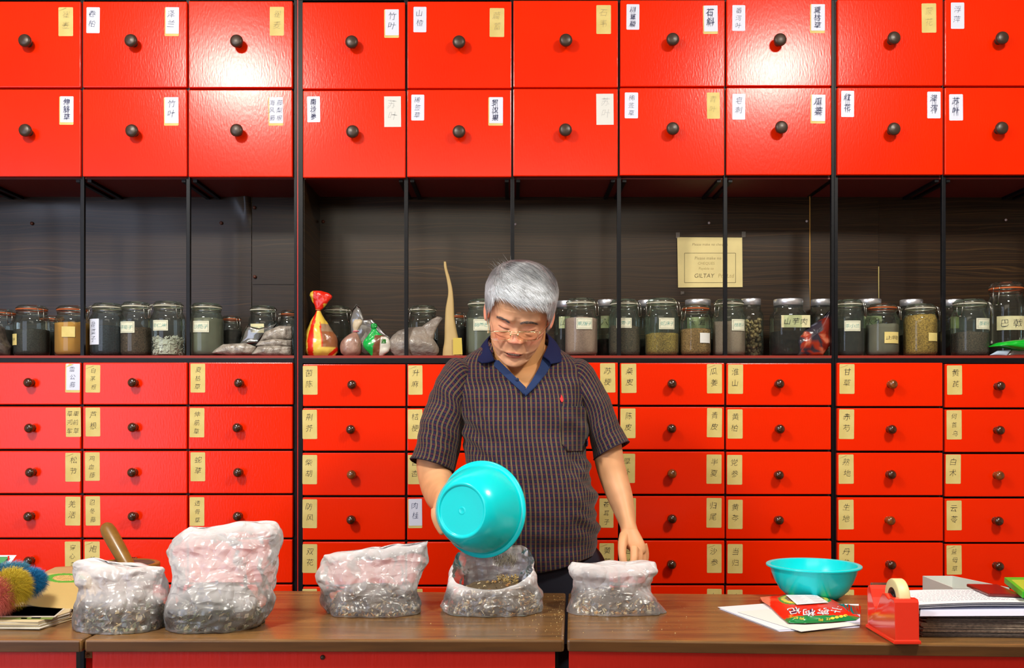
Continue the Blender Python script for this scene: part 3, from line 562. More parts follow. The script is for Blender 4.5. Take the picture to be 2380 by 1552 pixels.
def chips(o, base, rf, fh):
    mb = MB(); n = 380
    for i in range(n):
        a = rnd(0, 6.28); rr = rf * math.sqrt(rnd(0.35, 1)) * 0.93; z = 0.008 + rnd(0, 1) * (fh - 0.008); c = base + Vector((rr * math.cos(a), rr * math.sin(a), z))
        u = Vector((rnd(-1, 1), rnd(-1, 1), rnd(-1, 1))).normalized(); w = u.orthogonal().normalized(); k = u.cross(w); s = rnd(0.004, 0.008); g = rnd(0.7, 1.0)
        p = [c + w * s, c + k * s * 0.7, c - w * s * 0.9, c - k * s * 0.6]; t = u * 0.0008
        mb.add([q - t for q in p] + [q + t for q in p], [(3, 2, 1, 0), (4, 5, 6, 7), (0, 1, 5, 4), (1, 2, 6, 5), (2, 3, 7, 6), (3, 0, 4, 7)], 0, col=[(g, g * 0.95, g * 0.84)] * 8)
    core = MB(); core.lathe([(0.0, 0.004), (rf * 0.8, 0.006), (rf * 0.82, fh * 0.85), (0.0, fh * 0.9)], base, 20); mb.add(core.v, core.f, 0, col=[(0.6, 0.57, 0.48)] * len(core.v))
    build('contents', mb, M['cmix'], o, kind='stuff')
def jar_label(o, base, r, Y, px, x0, y0, x1, y1, text, ink_m='ink_teal', paper_m='lab_jar', vert=False, frame=True, flat=False):
    off = ((x0 + x1) / 2 - px) * Y / F; W = (x1 - x0) * Y / F; H = (y1 - y0) * Y / F; zc = P(px, (y0 + y1) / 2, Y).z - ZS
    off = max(-r * 0.8, min(r * 0.8, off)); a0 = math.asin(off / r)
    def on(d):
        def fn(x, z):
            if flat: return base + Vector((off + x, -r * 1.0 - d, zc + z))
            a = a0 + x / r; c, s = math.sin(a), math.cos(a)
            c = math.copysign(abs(c) ** .88, c); s = math.copysign(abs(s) ** .88, s); return base + Vector(((r + d) * c, -(r + d) * s, zc + z))
        return fn
    mb = MB(); W2 = W / max(0.45, math.cos(a0)); n = 8; vs = []
    for i in range(n + 1):
        for z in (-H / 2, H / 2): vs.append(on(0.0006)(-W2 / 2 + W2 * i / n, z))
    mb.add(vs, [(2 * i, 2 * i + 2, 2 * i + 3, 2 * i + 1) for i in range(n)], 0)
    if frame:
        e = W * 0.07; t = 0.0005; f = on(0.0009)
        def strip(xa, xb, za, zb):
            k = 6; vs = []
            for i in range(k + 1):
                for z in (za, zb): vs.append(f(xa + (xb - xa) * i / k, z))
            mb.add(vs, [(2 * i, 2 * i + 2, 2 * i + 3, 2 * i + 1) for i in range(k)], 2)
        strip(-W2 / 2 + e, W2 / 2 - e, H / 2 - e, H / 2 - e - t); strip(-W2 / 2 + e, W2 / 2 - e, -H / 2 + e + t, -H / 2 + e)
        strip(-W2 / 2 + e, -W2 / 2 + e + t, -H / 2 + e, H / 2 - e); strip(W2 / 2 - e - t, W2 / 2 - e, -H / 2 + e, H / 2 - e)
    m = len(text); s = min(W * 0.92 / max(m, 1), H * 0.62) if not vert else min(W * 0.7, H / m * 0.8)
    for i, ch in enumerate(text):
        if vert: ink(mb, ch, 0, H * (0.42 - 0.84 * (i + 0.5) / m), s, on(0.0011), 1)
        else: ink(mb, ch, (i - (m - 1) / 2) * W * 0.86 / max(m, 1), 0, s, on(0.0011), 1)
    build('jar_label', mb, [M[paper_m], M[ink_m], M['f_brown']], o)
def cap_jar(px, w, yt, Y, fill, fy, label, lab=None, sq=0.72, hcap=None):
    r = w / 2 * Y / F; base = P(px, 826, Y); base.z = ZS; h = P(px, yt, Y).z - ZS; hc = (14.5 * Y / F)
    o = empty('screw_top_jar', base, label, 'jar', 'glass jars with silver screw caps')
    build('jar_body', MB().lathe([(r * 0.3, 0.003), (r * 0.9, 0.001), (r, 0.008), (r, h * 0.68), (r * 0.97, h * 0.74), (r * 0.83, h * 0.79), (r * 0.78, h * 0.815), (r * 0.78, h - hc)], base, 40, sq=sq), M['glass'], o)
    pr = [(r * 0.78, h - hc - 0.001), (r * 0.815, h - hc), (r * 0.82, h - 0.002), (r * 0.79, h), (r * 0.3, h), (0, h)]
    build('screw_cap', MB().lathe(pr, base, 48), M['silver'], o)
    if fill == 'nuts':
        mb = MB(); fh = P(px, fy, Y).z - ZS
        for i in range(230):
            a = rnd(0, 6.28); rr = r * 0.86 * math.sqrt(rnd(0.3, 1)); z = 0.008 + rnd(0, 1) * fh; c = base + Vector((rr * math.cos(a), rr * math.sin(a), z)); s = rnd(0.004, 0.0065)
            if z > fh * 0.72: s *= 0.8
            g = rnd(0.3, 0.7) if z > fh * .6 else rnd(0.08, 0.3); b = bmesh.new(); bmesh.ops.create_icosphere(b, subdivisions=1, radius=s, matrix=Matrix.Translation(c) @ Matrix.Scale(rnd(1, 1.8), 4, (rnd(-1, 1), rnd(-1, 1), 1)))
            vs = [v.co.copy() for v in b.verts]; b.verts.index_update(); fs = [[v.index for v in f.verts] for f in b.faces]; b.free(); mb.add(vs, fs, 0, True, col=[(g, g * 0.72, g * 0.36)] * len(vs))
        build('contents', mb, M['cmix'], o, kind='stuff')
    elif fill:
        fh = P(px, fy, Y).z - ZS; rf = r * 0.95
        mb = MB().lathe([(rf * 0.4, 0.004), (rf * 0.93, 0.006), (rf, 0.012), (rf, min(fh, h * 0.68)), (rf * 0.6, fh + 0.003), (0, fh + 0.004)], base, 32, sq=sq); build('contents', mb, M[fill], o, kind='stuff')
    if lab: jar_label(o, base, r * 0.93 if sq < 0.8 else r, Y, px, *lab)
    return o
Y1, Y2 = 2.925, 3.03
G = clip_jar
G(3, 72, 720, 3.0, 'f_dark', 770, 'rubber', 'orange-sealed clip-top jar of dark herbs cut off by the left picture edge')
G(74, 77, 711, Y1, 'f_black', 768, 'rubber', 'clip-top jar of black seeds, orange seal and small label low on its left', (36, 778, 57, 804, '写艸', 'ink', 'lab_yellow', False, False))
G(121, 60, 735, 3.04, 'f_dark', 775, 'rubber', 'small dark jar half hidden between the black-seed jar and the tan powder jar')
G(170, 80, 712, Y1, 'tan', 752, 'rubber', 'clip-top jar of tan powder with orange seal, behind a black upright', (163, 762, 189, 786, '', 'ink', 'lab_yellow', False, False))
G(250, 76, 706, Y1, 'f_navy', 760, 'rubber_w', 'clip-top jar of dark seeds with tall white label, left bay', (220, 744, 246, 803, '韭菜子', 'ink', 'lab_white', True, False), clips='l')
G(317, 72, 703, Y1 + .01, 'f_brown', 764, 'rubber_w', 'clip-top jar of brown seeds left of the jar of white chips', (291, 750, 324, 776, '茶菊子'))
G(391, 75, 702, Y1, 'chips', 784, 'rubber_w', 'clip-top jar a third full of white chips', (368, 747, 401, 771, '砂仁米'), clips='lr')
G(480, 77, 706, Y1, 'f_grey', 742, 'rubber_w', 'clip-top jar filled with cloudy grey-brown powder, beside the flat packets', (461, 749, 495, 775, '沙苑子'), 'glass_g', clips='l')
G(538, 48, 735, 2.99, 'f_dark', 770, 'rubber', 'small clip-top jar with orange seal right of the cloudy grey jar')
G(612, 68, 712, 3.0, 'f_dark', 770, 'rubber_w', 'clip-top jar with pale label standing behind the heap of flat packets', (590, 755, 620, 776, '白芥子', 'ink_teal', 'lab_cream', False, False))
G(672, 44, 722, 3.02, None, 0, 'rubber', 'narrow clip-top jar with orange seal against the left cabinet post', clips='l')
G(784, 70, 713, 3.0, 'f_dark', 790, 'rubber_w', 'clip-top jar standing behind the red and yellow bread bag')
G(983, 70, 712, 2.98, 'f_navy', 790, 'rubber_w', 'clip-top jar standing behind the grey plastic bag', clips='l')
G(1066, 36, 727, 3.0, 'f_dark', 760, 'rubber', 'narrow jar with brown seal behind the tall kraft paper bag')
G(1121, 76, 697, Y1, 'f_grey', 742, 'rubber_w', "clip-top jar of grey powder beside the man's head at left", (1103, 745, 1137, 771, '胡芦巴'), 'glass_g', clips='')
cap_jar(1318, 60, 700, 3.03, 'f_dark', 780, 'silver-capped jar half hidden behind the mauve seed jar', (1298, 738, 1322, 765, '山', 'ink', 'lab_cream', False, False))
G(1351, 78, 695, Y1, 'f_mauve', 741, 'rubber_w', "clip-top jar full of mauve seeds just right of the man's head", (1339, 742, 1373, 768, '莱服子'))
cap_jar(1410, 50, 697, 3.03, 'f_dark', 790, 'silver-capped jar between the mauve seed jar and the next clip-top jar', (1395, 736, 1414, 764, '六', 'ink', 'lab_cream', False, False))
G(1451, 73, 697, Y1, 'f_brown', 760, 'rubber_w', 'clip-top jar of brown grains standing behind a black upright', (1430, 742, 1462, 765, '牛旁子'), 'glass_g')
cap_jar(1508, 62, 698, 3.04, 'f_dark', 790, 'capped jar hidden behind the golden seed jar')
G(1538, 79, 695, Y1, 'f_yell', 777, 'rubber_w', 'clip-top jar half full of golden seeds under the paper notice', (1528, 742, 1561, 768, '蛇床子'), 'glass_g', clips='lr')
cap_jar(1622, 72, 697, 3.04, 'f_dark', 790, 'silver-capped jar directly behind the orange-sealed tan seed jar', (1590, 740, 1640, 765, '木茸', 'ink', 'lab_cream', False, False))
G(1616, 72, 709, Y1 - .01, 'f_tan', 767, 'rubber', 'orange-sealed clip-top jar of tan seeds with a torn paper inside', (1620, 776, 1645, 799, '', 'ink', 'lab_grey', False, False), clips='l')
G(1694, 76, 697, Y1, 'f_mauve', 750, 'rubber_w', 'clip-top jar of pinkish grey seeds at a black upright, left of the nut jar', (1694, 745, 1725, 771, '枝若子'), 'glass_g', clips='l')
cap_jar(1745, 56, 695, 3.0, 'nuts', 748, 'silver-capped jar of golden brown nuts and stalks')
cap_jar(1832, 82, 696, Y1 + .01, 'f_dark', 772, 'big square silver-capped jar with wide cream label, dark contents', (1806, 736, 1871, 764, '山芋肉', 'ink', 'lab_cream', False, False, True))
cap_jar(1908, 56, 696, 3.03, None, 0, 'silver-capped jar half hidden behind the dark foil pouch')
G(1972, 70, 698, Y1, 'f_dark', 765, 'rubber_w', 'clip-top jar of dark powder at the left end of the right cabinet', (1953, 748, 1987, 772, '茶小兰'), 'glass_g')
cap_jar(2020, 66, 696, 3.04, None, 0, 'silver-capped jar with cream label behind the orange-sealed grey jar', (1998, 737, 2040, 765, '水久', 'ink', 'lab_cream', False, False))
G(2050, 74, 707, Y1, 'f_grey', 756, 'rubber', 'orange-sealed clip-top jar of grey powder with low yellow label', (2044, 774, 2077, 800, '止痒散', 'ink', 'lab_yellow', False, False))
cap_jar(2118, 62, 697, 3.04, 'f_dark', 780, 'silver-capped jar behind the yellow grain jar', (2096, 737, 2120, 764, '木', 'ink', 'lab_cream', False, False))
G(2139, 75, 708, Y1 - .005, 'f_yell', 734, 'rubber_w', 'clip-top jar filled to the neck with yellow grains', (2142, 776, 2165, 795, '', 'ink', 'lab_yellow', False, False))
cap_jar(2213, 56, 697, 3.04, 'f_dark', 770, 'silver-capped jar beside the last upright at right', (2200, 738, 2216, 765, '', 'ink', 'lab_yellow', False, False))
G(2254, 82, 697, Y1, 'f_brown', 775, 'rubber_w', 'clip-top jar with small framed label in the last bay, dark brown contents', (2252, 743, 2286, 768, '茶莉子'), 'glass_g', clips='lr')
G(2338, 84, 658, 2.99, 'f_dark', 800, 'rubber', 'tallest jar on the shelf, orange seal and wide cream label, at the right edge', (2300, 738, 2361, 770, '巴戟', 'ink', 'lab_cream', False, False), sq=1.0, clips='l')

# ------------------------------------------------------------------ bags: lofted from their outlines, then crumpled
DIRS = {}
def crumple(p, sd, amp, sc=1.0):
    """thin-film creases: patches of nearly straight, sharp-edged folds in several directions"""
    if sd not in DIRS:
        rg = random.Random(int(sd * 97)); DIRS[sd] = [(Vector((rg.uniform(-1, 1), rg.uniform(-.4, .4), rg.uniform(-1, 1))).normalized(), rg.uniform(12, 40), Vector((rg.uniform(0, 99), rg.uniform(0, 99), rg.uniform(0, 99)))) for _ in range(7)]
    h = (1 - abs(noise.noise(p * 7 * sc + Vector((sd, 0, sd)))) * 3) * 0.7
    w = Vector((noise.noise(p * 9 + Vector((sd, 1, 2))), 0, noise.noise(p * 9 + Vector((3, sd, 2))))) * 0.5
    for f, k in ((15, 1.5), (31, 0.8)):
        d = noise.voronoi(Vector((p.x, p.y, p.z * 0.8)) * f * sc + w + Vector((sd * 2, sd, f)))[0]; h += k * (min(d[1] - d[0], 0.55) - 0.25)
    for d, f, o in DIRS[sd]:
        m = noise.noise(p * 11 * sc + o)
        if m > 0:
            t = d.dot(p) * f * sc + 0.6 * noise.noise(p * 8 * sc + o * 2); h += min(1, m * 3) * (abs((t % 1) - 0.5) * 2 - 0.5) * 9 / (f + 8)
    return amp * h
def catmull(rows, k):
    out = []; n = len(rows)
    for i in range(n - 1):
        p0, p1, p2, p3 = rows[max(i - 1, 0)], rows[i], rows[i + 1], rows[min(i + 2, n - 1)]
        for s in range(k):
            t = s / k; out.append([0.5 * ((2 * b) + (-a + c) * t + (2 * a - 5 * b + 4 * c - d) * t * t + (-a + 3 * b - 3 * c + d) * t ** 3) for a, b, c, d in zip(p0, p1, p2, p3)])
    out.append(list(rows[-1])); return out
def loft_px(rows, k=4, n=72, e=0.9, crm=0, sd=1.0, sc=1.0, tilt=None, capb=True, capt=False, zmin=None, fold=0):
    """rows: (pyL, xL, pyR, xR, Yc, ry[, front drop px])"""
    rows = [list(r) + [0] * (7 - len(r)) for r in rows]; rows = catmull(rows, k); vs = []; fs = []
    for ri, (yl, xl, yr, xr, Yc, ry, fd) in enumerate(rows):
        A, Bp = P(xl, yl, Yc), P(xr, yr, Yc); c = (A + Bp) / 2; u = (Bp - A) / 2
        for j in range(n):
            t = 2 * math.pi * j / n; ct, st = math.cos(t), math.sin(t); ct = math.copysign(abs(ct) ** e, ct); st = math.copysign(abs(st) ** e, st)
            p = c + u * ct + Vector((0, ry * st, fd * Yc / F * (-math.sin(t)) * -1))
            if crm:
                q = crumple(p, sd, crm, sc) * (0.35 + 0.65 * min(1, ri / 5)); nrm = Vector((ct * ry, st * u.length, 0)).normalized(); p = p + nrm * (q - crm * 0.4)
                if fold: p.z += fold * noise.noise(Vector((p.x * 22, p.y * 22, sd + 5))) * (ri / len(rows)) ** 3
            if zmin is not None and p.z < zmin: p.z = zmin
            vs.append(p)
    m = len(rows)
    for i in range(m - 1):
        for j in range(n): fs.append((i * n + j, i * n + (j + 1) % n, (i + 1) * n + (j + 1) % n, (i + 1) * n + j))
    if capb: vs.append(sum(vs[:n], Vector()) / n); fs += [((j + 1) % n, j, len(vs) - 1) for j in range(n)]
    if capt: b = (m - 1) * n; vs.append(sum(vs[b:b + n], Vector()) / n); fs += [(b + j, b + (j + 1) % n, len(vs) - 1) for j in range(n)]
    return vs, fs
def chip_cloud(mb, c, ax, N, smin, smax, cols, zlo, shell=0.75, flat=0.6):
    for i in range(N):
        u = Vector((rnd(-1, 1), rnd(-1, 1), rnd(-0.2, 1)))
        if u.length < 0.1: continue
        u = u.normalized() * rnd(shell, 1.0); p = Vector((c.x + u.x * ax[0], c.y + u.y * ax[1], max(zlo + 0.002, c.z + u.z * ax[2] - rnd(0, 0.01))))
        a = Vector((rnd(-1, 1), rnd(-1, 1), rnd(-1, 1))).normalized(); w = a.orthogonal().normalized(); k = a.cross(w); s = rnd(smin, smax); col = random.choice(cols); g = rnd(0.75, 1.15); col = tuple(min(1, x * g) for x in lin(col))
        q = [p + w * s, p + k * s * flat, p - w * s * 0.9, p - k * s * flat]; t = a * s * 0.16
        mb.add([x - t for x in q] + [x + t for x in q], [(3, 2, 1, 0), (4, 5, 6, 7), (0, 1, 5, 4), (1, 2, 6, 5), (2, 3, 7, 6), (3, 0, 4, 7)], 0, col=[col] * 8)
def herbs(label, xl, xr, yt, Yc, ry, cols, N, core=(84, 68, 46), smin=0.0025, smax=0.0075, slope=0.0):
    A, Bp = P(xl, 0, Yc), P(xr, 0, Yc); c = Vector(((A.x + Bp.x) / 2, Yc, ZC + 0.004)); ax = ((Bp.x - A.x) / 2, ry, P(0, yt, Yc).z - ZC)
    mb = MB(); vs = []; fs = []; n = 36; k = 10
    for i in range(k + 1):
        t = i / k * math.pi / 2; rr = math.cos(t) ** 0.6; z = math.sin(t)
        for j in range(n):
            a = 2 * math.pi * j / n; p = Vector((c.x + rr * 0.9 * ax[0] * math.cos(a), c.y + rr * 0.9 * ax[1] * math.sin(a), c.z + z * ax[2] * 0.9 + 0.008 * noise.noise(Vector((a * 2, z * 4, xl)))))
            p.z += slope * (p.x - c.x) * z; vs.append(p)
    for i in range(k):
        for j in range(n): fs.append((i * n + j, i * n + (j + 1) % n, (i + 1) * n + (j + 1) % n, (i + 1) * n + j))
    mb.add(vs, fs, 0, col=[tuple(lin(core))] * len(vs)); b0 = len(mb.v)
    chip_cloud(mb, c, ax, N, smin, smax, cols, ZC)
    for v in mb.v[b0:]: v.z += slope * (v.x - c.x) * max(0, (v.z - c.z) / ax[2])
    return tag(build('herb_mixture', mb, M['cmix'], kind='stuff'), label, 'dried herbs')
random.seed(5)
GREENS = [(130, 138, 100), (96, 108, 70), (160, 150, 112), (70, 62, 48), (120, 96, 66), (190, 184, 160), (84, 92, 66), (60, 66, 46)]
BROWNS = [(180, 148, 96), (140, 96, 50), (196, 176, 130), (84, 66, 48), (170, 120, 56), (206, 192, 156), (120, 110, 96)]
herbs('mixed green and brown dried herbs inside the leftmost plastic bag', 190, 392, 1375, 1.90, 0.062, GREENS + BROWNS[:3], 2600, slope=0.1)
herbs('greenish dried herbs and bark inside the tallest plastic bag', 398, 612, 1352, 1.91, 0.070, GREENS, 2800, core=(62, 66, 46))
herbs('mixed dried roots and flowers inside the bag left of the pouring bowl', 760, 975, 1358, 2.04, 0.060, BROWNS + [(70, 74, 90)], 2400)
herbs('brown dried herbs inside the open bag under the tilted bowl', 1042, 1252, 1352, 2.05, 0.068, BROWNS, 2400)
herbs('brown dried herbs inside the bag under the man\'s hanging hand', 1330, 1522, 1368, 2.06, 0.060, BROWNS, 2000)
BG = 'milky plastic bags of herbs on the counter'
def bag(label, rows, sd, **kw):
    vs, fs = loft_px(rows, k=9, n=200, e=0.85, crm=0.0085, sd=sd, zmin=ZC + 0.0008, fold=0.010, capt='open' not in label, **kw)
    n_ = 200; rowsn = (len(vs) - 1) // n_; topz_ = [max(vs[i * n_ + j].z for i in range(rowsn)) for j in range(n_)]; z1 = 0.062; cl = []
    for v in vs:
        k = (v.z - ZC) / z1 + 0.45 * noise.noise(v * 22); k = max(0.0, min(1.0, (k - 0.55) / 0.6)); k = 0.24 + 0.76 * k * k * (3 - 2 * k); k *= 1 + 0.5 * max(0, 1 - (topz_[len(cl) % n_] - v.z) / 0.022); cl.append((k, k, k))
    o = build('plastic_bag', MB().add(vs, fs, 0, True, col=cl), M['film']); return tag(o, label, 'bag', BG)
bag('milky plastic bag of green-brown herbs, leftmost, low, with folded flat top', [(1474, 200, 1470, 375, 1.885, .055), (1468, 176, 1462, 394, 1.885, .072), (1440, 168, 1432, 399, 1.89, .077), (1410, 177, 1405, 393, 1.89, .074), (1385, 186, 1380, 386, 1.895, .066), (1362, 187, 1362, 384, 1.90, .056), (1345, 172, 1352, 387, 1.90, .048), (1322, 167, 1338, 389, 1.90, .040), (1306, 170, 1325, 389, 1.90, .030), (1299, 184, 1319, 380, 1.90, .012), (1303, 200, 1322, 370, 1.90, .004)], 1.0)
bag('tallest milky plastic bag, bulging upwards above greenish herbs', [(1470, 415, 1466, 540, 1.905, .05), (1468, 400, 1458, 590, 1.90, .078), (1440, 392, 1432, 625, 1.90, .086), (1405, 386, 1400, 630, 1.90, .088), (1378, 387, 1375, 636, 1.905, .080), (1340, 398, 1340, 640, 1.91, .070), (1315, 392, 1305, 646, 1.92, .066), (1290, 386, 1275, 653, 1.93, .062), (1268, 388, 1252, 656, 1.93, .055), (1245, 410, 1228, 652, 1.935, .042), (1226, 436, 1212, 636, 1.935, .022), (1228, 450, 1214, 620, 1.935, .006)], 2.3)
bag('milky plastic bag with a raised right corner, left of the pouring bowl', [(1434, 790, 1434, 960, 2.03, .045), (1428, 762, 1426, 978, 2.03, .068), (1410, 746, 1405, 984, 2.035, .074), (1390, 742, 1385, 976, 2.04, .070), (1368, 746, 1362, 972, 2.04, .062), (1340, 741, 1335, 978, 2.04, .056), (1316, 743, 1302, 992, 2.045, .046), (1298, 746, 1276, 997, 2.045, .034), (1289, 752, 1258, 998, 2.045, .018), (1288, 762, 1256, 994, 2.045, .006)], 4.1)
bag('open milky plastic bag receiving herbs from the tilted bowl', [(1434, 1060, 1434, 1215, 2.045, .048), (1428, 1034, 1426, 1250, 2.045, .078), (1408, 1025, 1404, 1263, 2.05, .088), (1388, 1031, 1384, 1260, 2.055, .088), (1362, 1035, 1358, 1250, 2.06, .085), (1345, 1036, 1340, 1252, 2.065, .082, 12), (1330, 1037, 1322, 1252, 2.07, .080, 30), (1318, 1042, 1310, 1249, 2.075, .078, 42)], 6.6)
bag('milky plastic bag with a fold round its neck, rightmost of the bags', [(1430, 1345, 1430, 1500, 2.045, .045), (1427, 1310, 1420, 1548, 2.045, .066), (1410, 1312, 1404, 1542, 2.05, .072), (1388, 1322, 1378, 1522, 2.055, .070), (1365, 1331, 1360, 1510, 2.06, .058), (1348, 1331, 1346, 1517, 2.06, .054), (1334, 1320, 1328, 1526, 2.06, .054), (1320, 1316, 1314, 1524, 2.065, .046), (1308, 1328, 1306, 1520, 2.065, .024), (1310, 1342, 1308, 1505, 2.065, .006)], 8.2)

# ---- shelf bags and packets
def pillow(name, poly, Yf, thick, m, label, cat, z0=None, crm=0.003, sd=1.0, group=None, n=26, parent=None, tilt=0.0, colfn=None, seam=0.0):
    """a puffed packet: outline in px, front puffed towards the camera; Yf is the plane of its middle"""
    pts = [P(x, y, Yf) for x, y in poly]; c = sum(pts, Vector()) / len(pts); N = len(pts); ring = []
    for i in range(N):
        a, b = pts[i], pts[(i + 1) % N]
        for s in range(5): ring.append(a.lerp(b, s / 5))
    K = len(ring); L = 9; vs = []; fs = []; cols = []
    for side in (-1, 1):
        for l in range(L + 1):
            q = l / L; rr = math.cos(q * math.pi / 2); d = math.sin(q * math.pi / 2) ** 0.8 * thick
            for p in ring:
                w = c.lerp(p, rr ** 0.75 if l < L else 0.0); w = Vector((w.x, w.y + side * d + tilt * (w.z - c.z), w.z)); k = crumple(w, sd, crm)
                w = w + Vector((0, side * k, 0)) + Vector((0, 0, 0.3 * k)); vs.append(w)
                if colfn: cols.append(colfn((w.x) / Yf * F + CX, HY - (w.z - CH) / Yf * F))
    for s in range(2):
        b = s * (L + 1) * K
        for l in range(L):
            for j in range(K):
                f = (b + l * K + j, b + l * K + (j + 1) % K, b + (l + 1) * K + (j + 1) % K, b + (l + 1) * K + j); fs.append(f if s == 0 else f[::-1])
    if z0 is not None:
        for v in vs: v.z = max(v.z, z0)
    mb = MB().add(vs, fs, 0, True, col=cols if colfn else None); o = build(name, mb, m, parent); 
    if not parent: tag(o, label, cat, group)
    return o
M['herbpack'] = mat('clear_packet_of_pale_herb', (186, 178, 166), 0.3, mottle=0.9, mscale=60, mcol=(120, 110, 100), coat=0.3, bump=1.0, bscale=70, bdist=.005)
PG = 'flat clear packets heaped on the shelf'
pillow('herb_packet', [(486, 822), (520, 800), (570, 797), (596, 806), (590, 824), (540, 826)], 2.90, .022, M['herbpack'], 'flat clear packet of pale herb lying at the left foot of the heap', 'packet', ZS + .0005, sd=3, group=PG)
pillow('herb_packet', [(584, 824), (600, 806), (640, 803), (678, 806), (679, 826), (620, 827)], 2.90, .022, M['herbpack'], 'flat clear packet of pale herb, bottom right of the heap', 'packet', ZS + .0005, sd=5, group=PG)
pillow('herb_packet', [(594, 804), (604, 792), (640, 788), (679, 790), (679, 805), (640, 807)], 2.905, .020, M['herbpack'], 'flat clear packet of pale herb in the middle of the heap', 'packet', sd=7, group=PG)
pillow('herb_packet', [(604, 792), (616, 770), (650, 757), (679, 757), (679, 788), (640, 790)], 2.91, .018, M['herbpack'], 'clear packet of pinkish herb topmost on the heap', 'packet', sd=9, group=PG)
pillow('crumpled_bag', [(556, 800), (566, 770), (574, 756), (604, 762), (640, 754), (646, 752), (636, 766), (612, 780), (600, 798)], 2.945, .016, M['film_clear'], 'crumpled clear plastic bag pushed behind the flat packets', 'bag', sd=11)
pillow('dark_bag', [(-20, 826), (-20, 752), (4, 758), (12, 790), (22, 806), (20, 826)], 2.89, .03, mat('grey_black_bag', (60, 54, 52), 0.4, mottle=0.6, mscale=90, mcol=(110, 100, 92)), 'dark grey herb bag cut off at the left end of the shelf', 'bag', ZS + .0005, sd=13)
# red and yellow bread bag: pouch, neck, flared top
def breadcol(px, py):
    if py < 722: return lin((222, 40, 20)) if (728 < px < 752) or (px > 752 and py < 706) else lin((232, 196, 70))
    t = (py - 722) / 106
    def edge(f): return 738 + f * (0.25 + 0.75 * min(1, t * 1.6))
    if edge(-20) < px < edge(-6): return lin((226, 38, 18))
    if edge(-6) <= px < edge(12): return lin((236, 206, 84))
    if py > 808: return lin((236, 200, 90)) if (px + py) % 40 < 30 else lin((216, 40, 20))
    if edge(12) <= px < edge(16) and py > 748: return lin((220, 44, 20))
    if px >= edge(16) and py > 752: return lin((150, 92, 56)) if py > 770 else lin((160, 130, 100))
    return lin((226, 190, 76))
br = empty('bread_bag', P(745, 826, 2.90), 'red and yellow printed bread bag of brown meal, knotted, in the shelf corner', 'bag')
def rowsx(L, Y, d): return [(y, a, y, b, Y, dd * 0.00125) for (y, a, b), dd in zip(L, d)]
L_ = [(827, 716, 780), (815, 706, 786), (790, 707, 785), (770, 712, 775), (750, 720, 762), (735, 729, 751), (722, 735, 745), (716, 735, 745)]
def colored(rows, cf, sd, crm=0.003, n=80, e=0.9, **kw):
    vs, fs = loft_px(rows, k=8, n=n, e=e, crm=crm, sd=sd, sc=1.3, **kw); return MB().add(vs, fs, 0, True, col=[cf(v.x / 2.90 * F + CX, HY - (v.z - CH) / 2.90 * F) for v in vs])
build('pouch', colored(rowsx(L_, 2.905, [18, 28, 28, 24, 16, 9, 5, 5]), breadcol, 2.0, zmin=ZS + .0005), M['cmix_gloss'], br)
build('flared_top', colored(rowsx([(722, 734, 746), (714, 731, 752), (702, 724, 764), (688, 719, 770), (680, 722, 760), (676, 730, 748)], 2.905, [5, 7, 10, 9, 5, 2]), breadcol, 9.0, crm=0.006, capb=False), M['cmix_gloss'], br)
tg = MB(); tg.tube([P(735, 720, 2.905) + Vector((.007 * math.cos(t) + .006, .007 * math.sin(t), 0.0)) for t in [i * math.pi / 6 for i in range(12)]], .0018, 6, closed=True); build('tie', tg, M['rubber'], br)
# pinkish bag tied with a band, clear plume
tb = empty('tied_bag', P(816, 826, 2.90), 'small clear bag of pink-brown powder tied with a pink band', 'bag')
vs, fs = loft_px(rowsx([(827, 800, 832), (818, 792, 840), (800, 790, 842), (786, 798, 838), (776, 812, 834), (770, 822, 832)], 2.90, [12, 20, 20, 16, 9, 5]), 6, 60, crm=.0025, sd=3, sc=1.5, zmin=ZS + .0005); build('pouch', MB().add(vs, fs, 0, True), mat('pink_brown_powder_bag', (168, 128, 112), 0.35, coat=.4, mottle=.6, mscale=70, mcol=(130, 96, 84), bump=.8, bscale=80), tb)
vs, fs = loft_px(rowsx([(770, 822, 832), (762, 818, 836), (748, 820, 842), (742, 824, 838)], 2.90, [5, 7, 7, 2]), 5, 40, crm=.004, sd=5, sc=1.6, capb=False); build('gathered_top', MB().add(vs, fs, 0, True), mat('cloudy_plastic', (206, 190, 160), .4), tb)
rb = MB(); rb.tube([P(827, 770, 2.90) + Vector((.0072 * math.cos(t), .0072 * math.sin(t), 0)) for t in [i * math.pi / 6 for i in range(12)]], .0022, 6, closed=True); build('rubber_band', rb, mat('pink_rubber', (214, 120, 130), .5), tb)
pillow('clear_bag', [(816, 800), (812, 745), (820, 718), (828, 706), (836, 712), (832, 726), (840, 742), (866, 741), (876, 752), (908, 786), (900, 812), (850, 822)], 2.955, .012, M['film_clear'], 'empty clear plastic bag standing behind the small tied bag and green packet', 'bag', ZS + .0005, sd=2.5, crm=.004)
def greencol(px, py):
    if px > 884 + (826 - py) * 0.1 and py > 783: return lin((226, 222, 210)) if not (890 < px < 900 and 790 < py < 800) else lin((40, 110, 40))
    if px > 868 + (826 - py) * 0.12 and py > 780: return lin((120, 72, 48))
    return lin((12, 176, 72))
gp = empty('green_packet', P(875, 826, 2.885), 'knotted bright green herb packet with brown and white print', 'packet')
build('pouch', colored(rowsx([(827, 862, 890), (816, 850, 902), (800, 842, 908), (786, 850, 904), (776, 860, 884), (768, 864, 876), (764, 864, 874)], 2.885, [6, 12, 13, 10, 6, 4, 4]), greencol, 4.5, crm=.004, zmin=ZS + .0005), M['cmix_gloss'], gp)
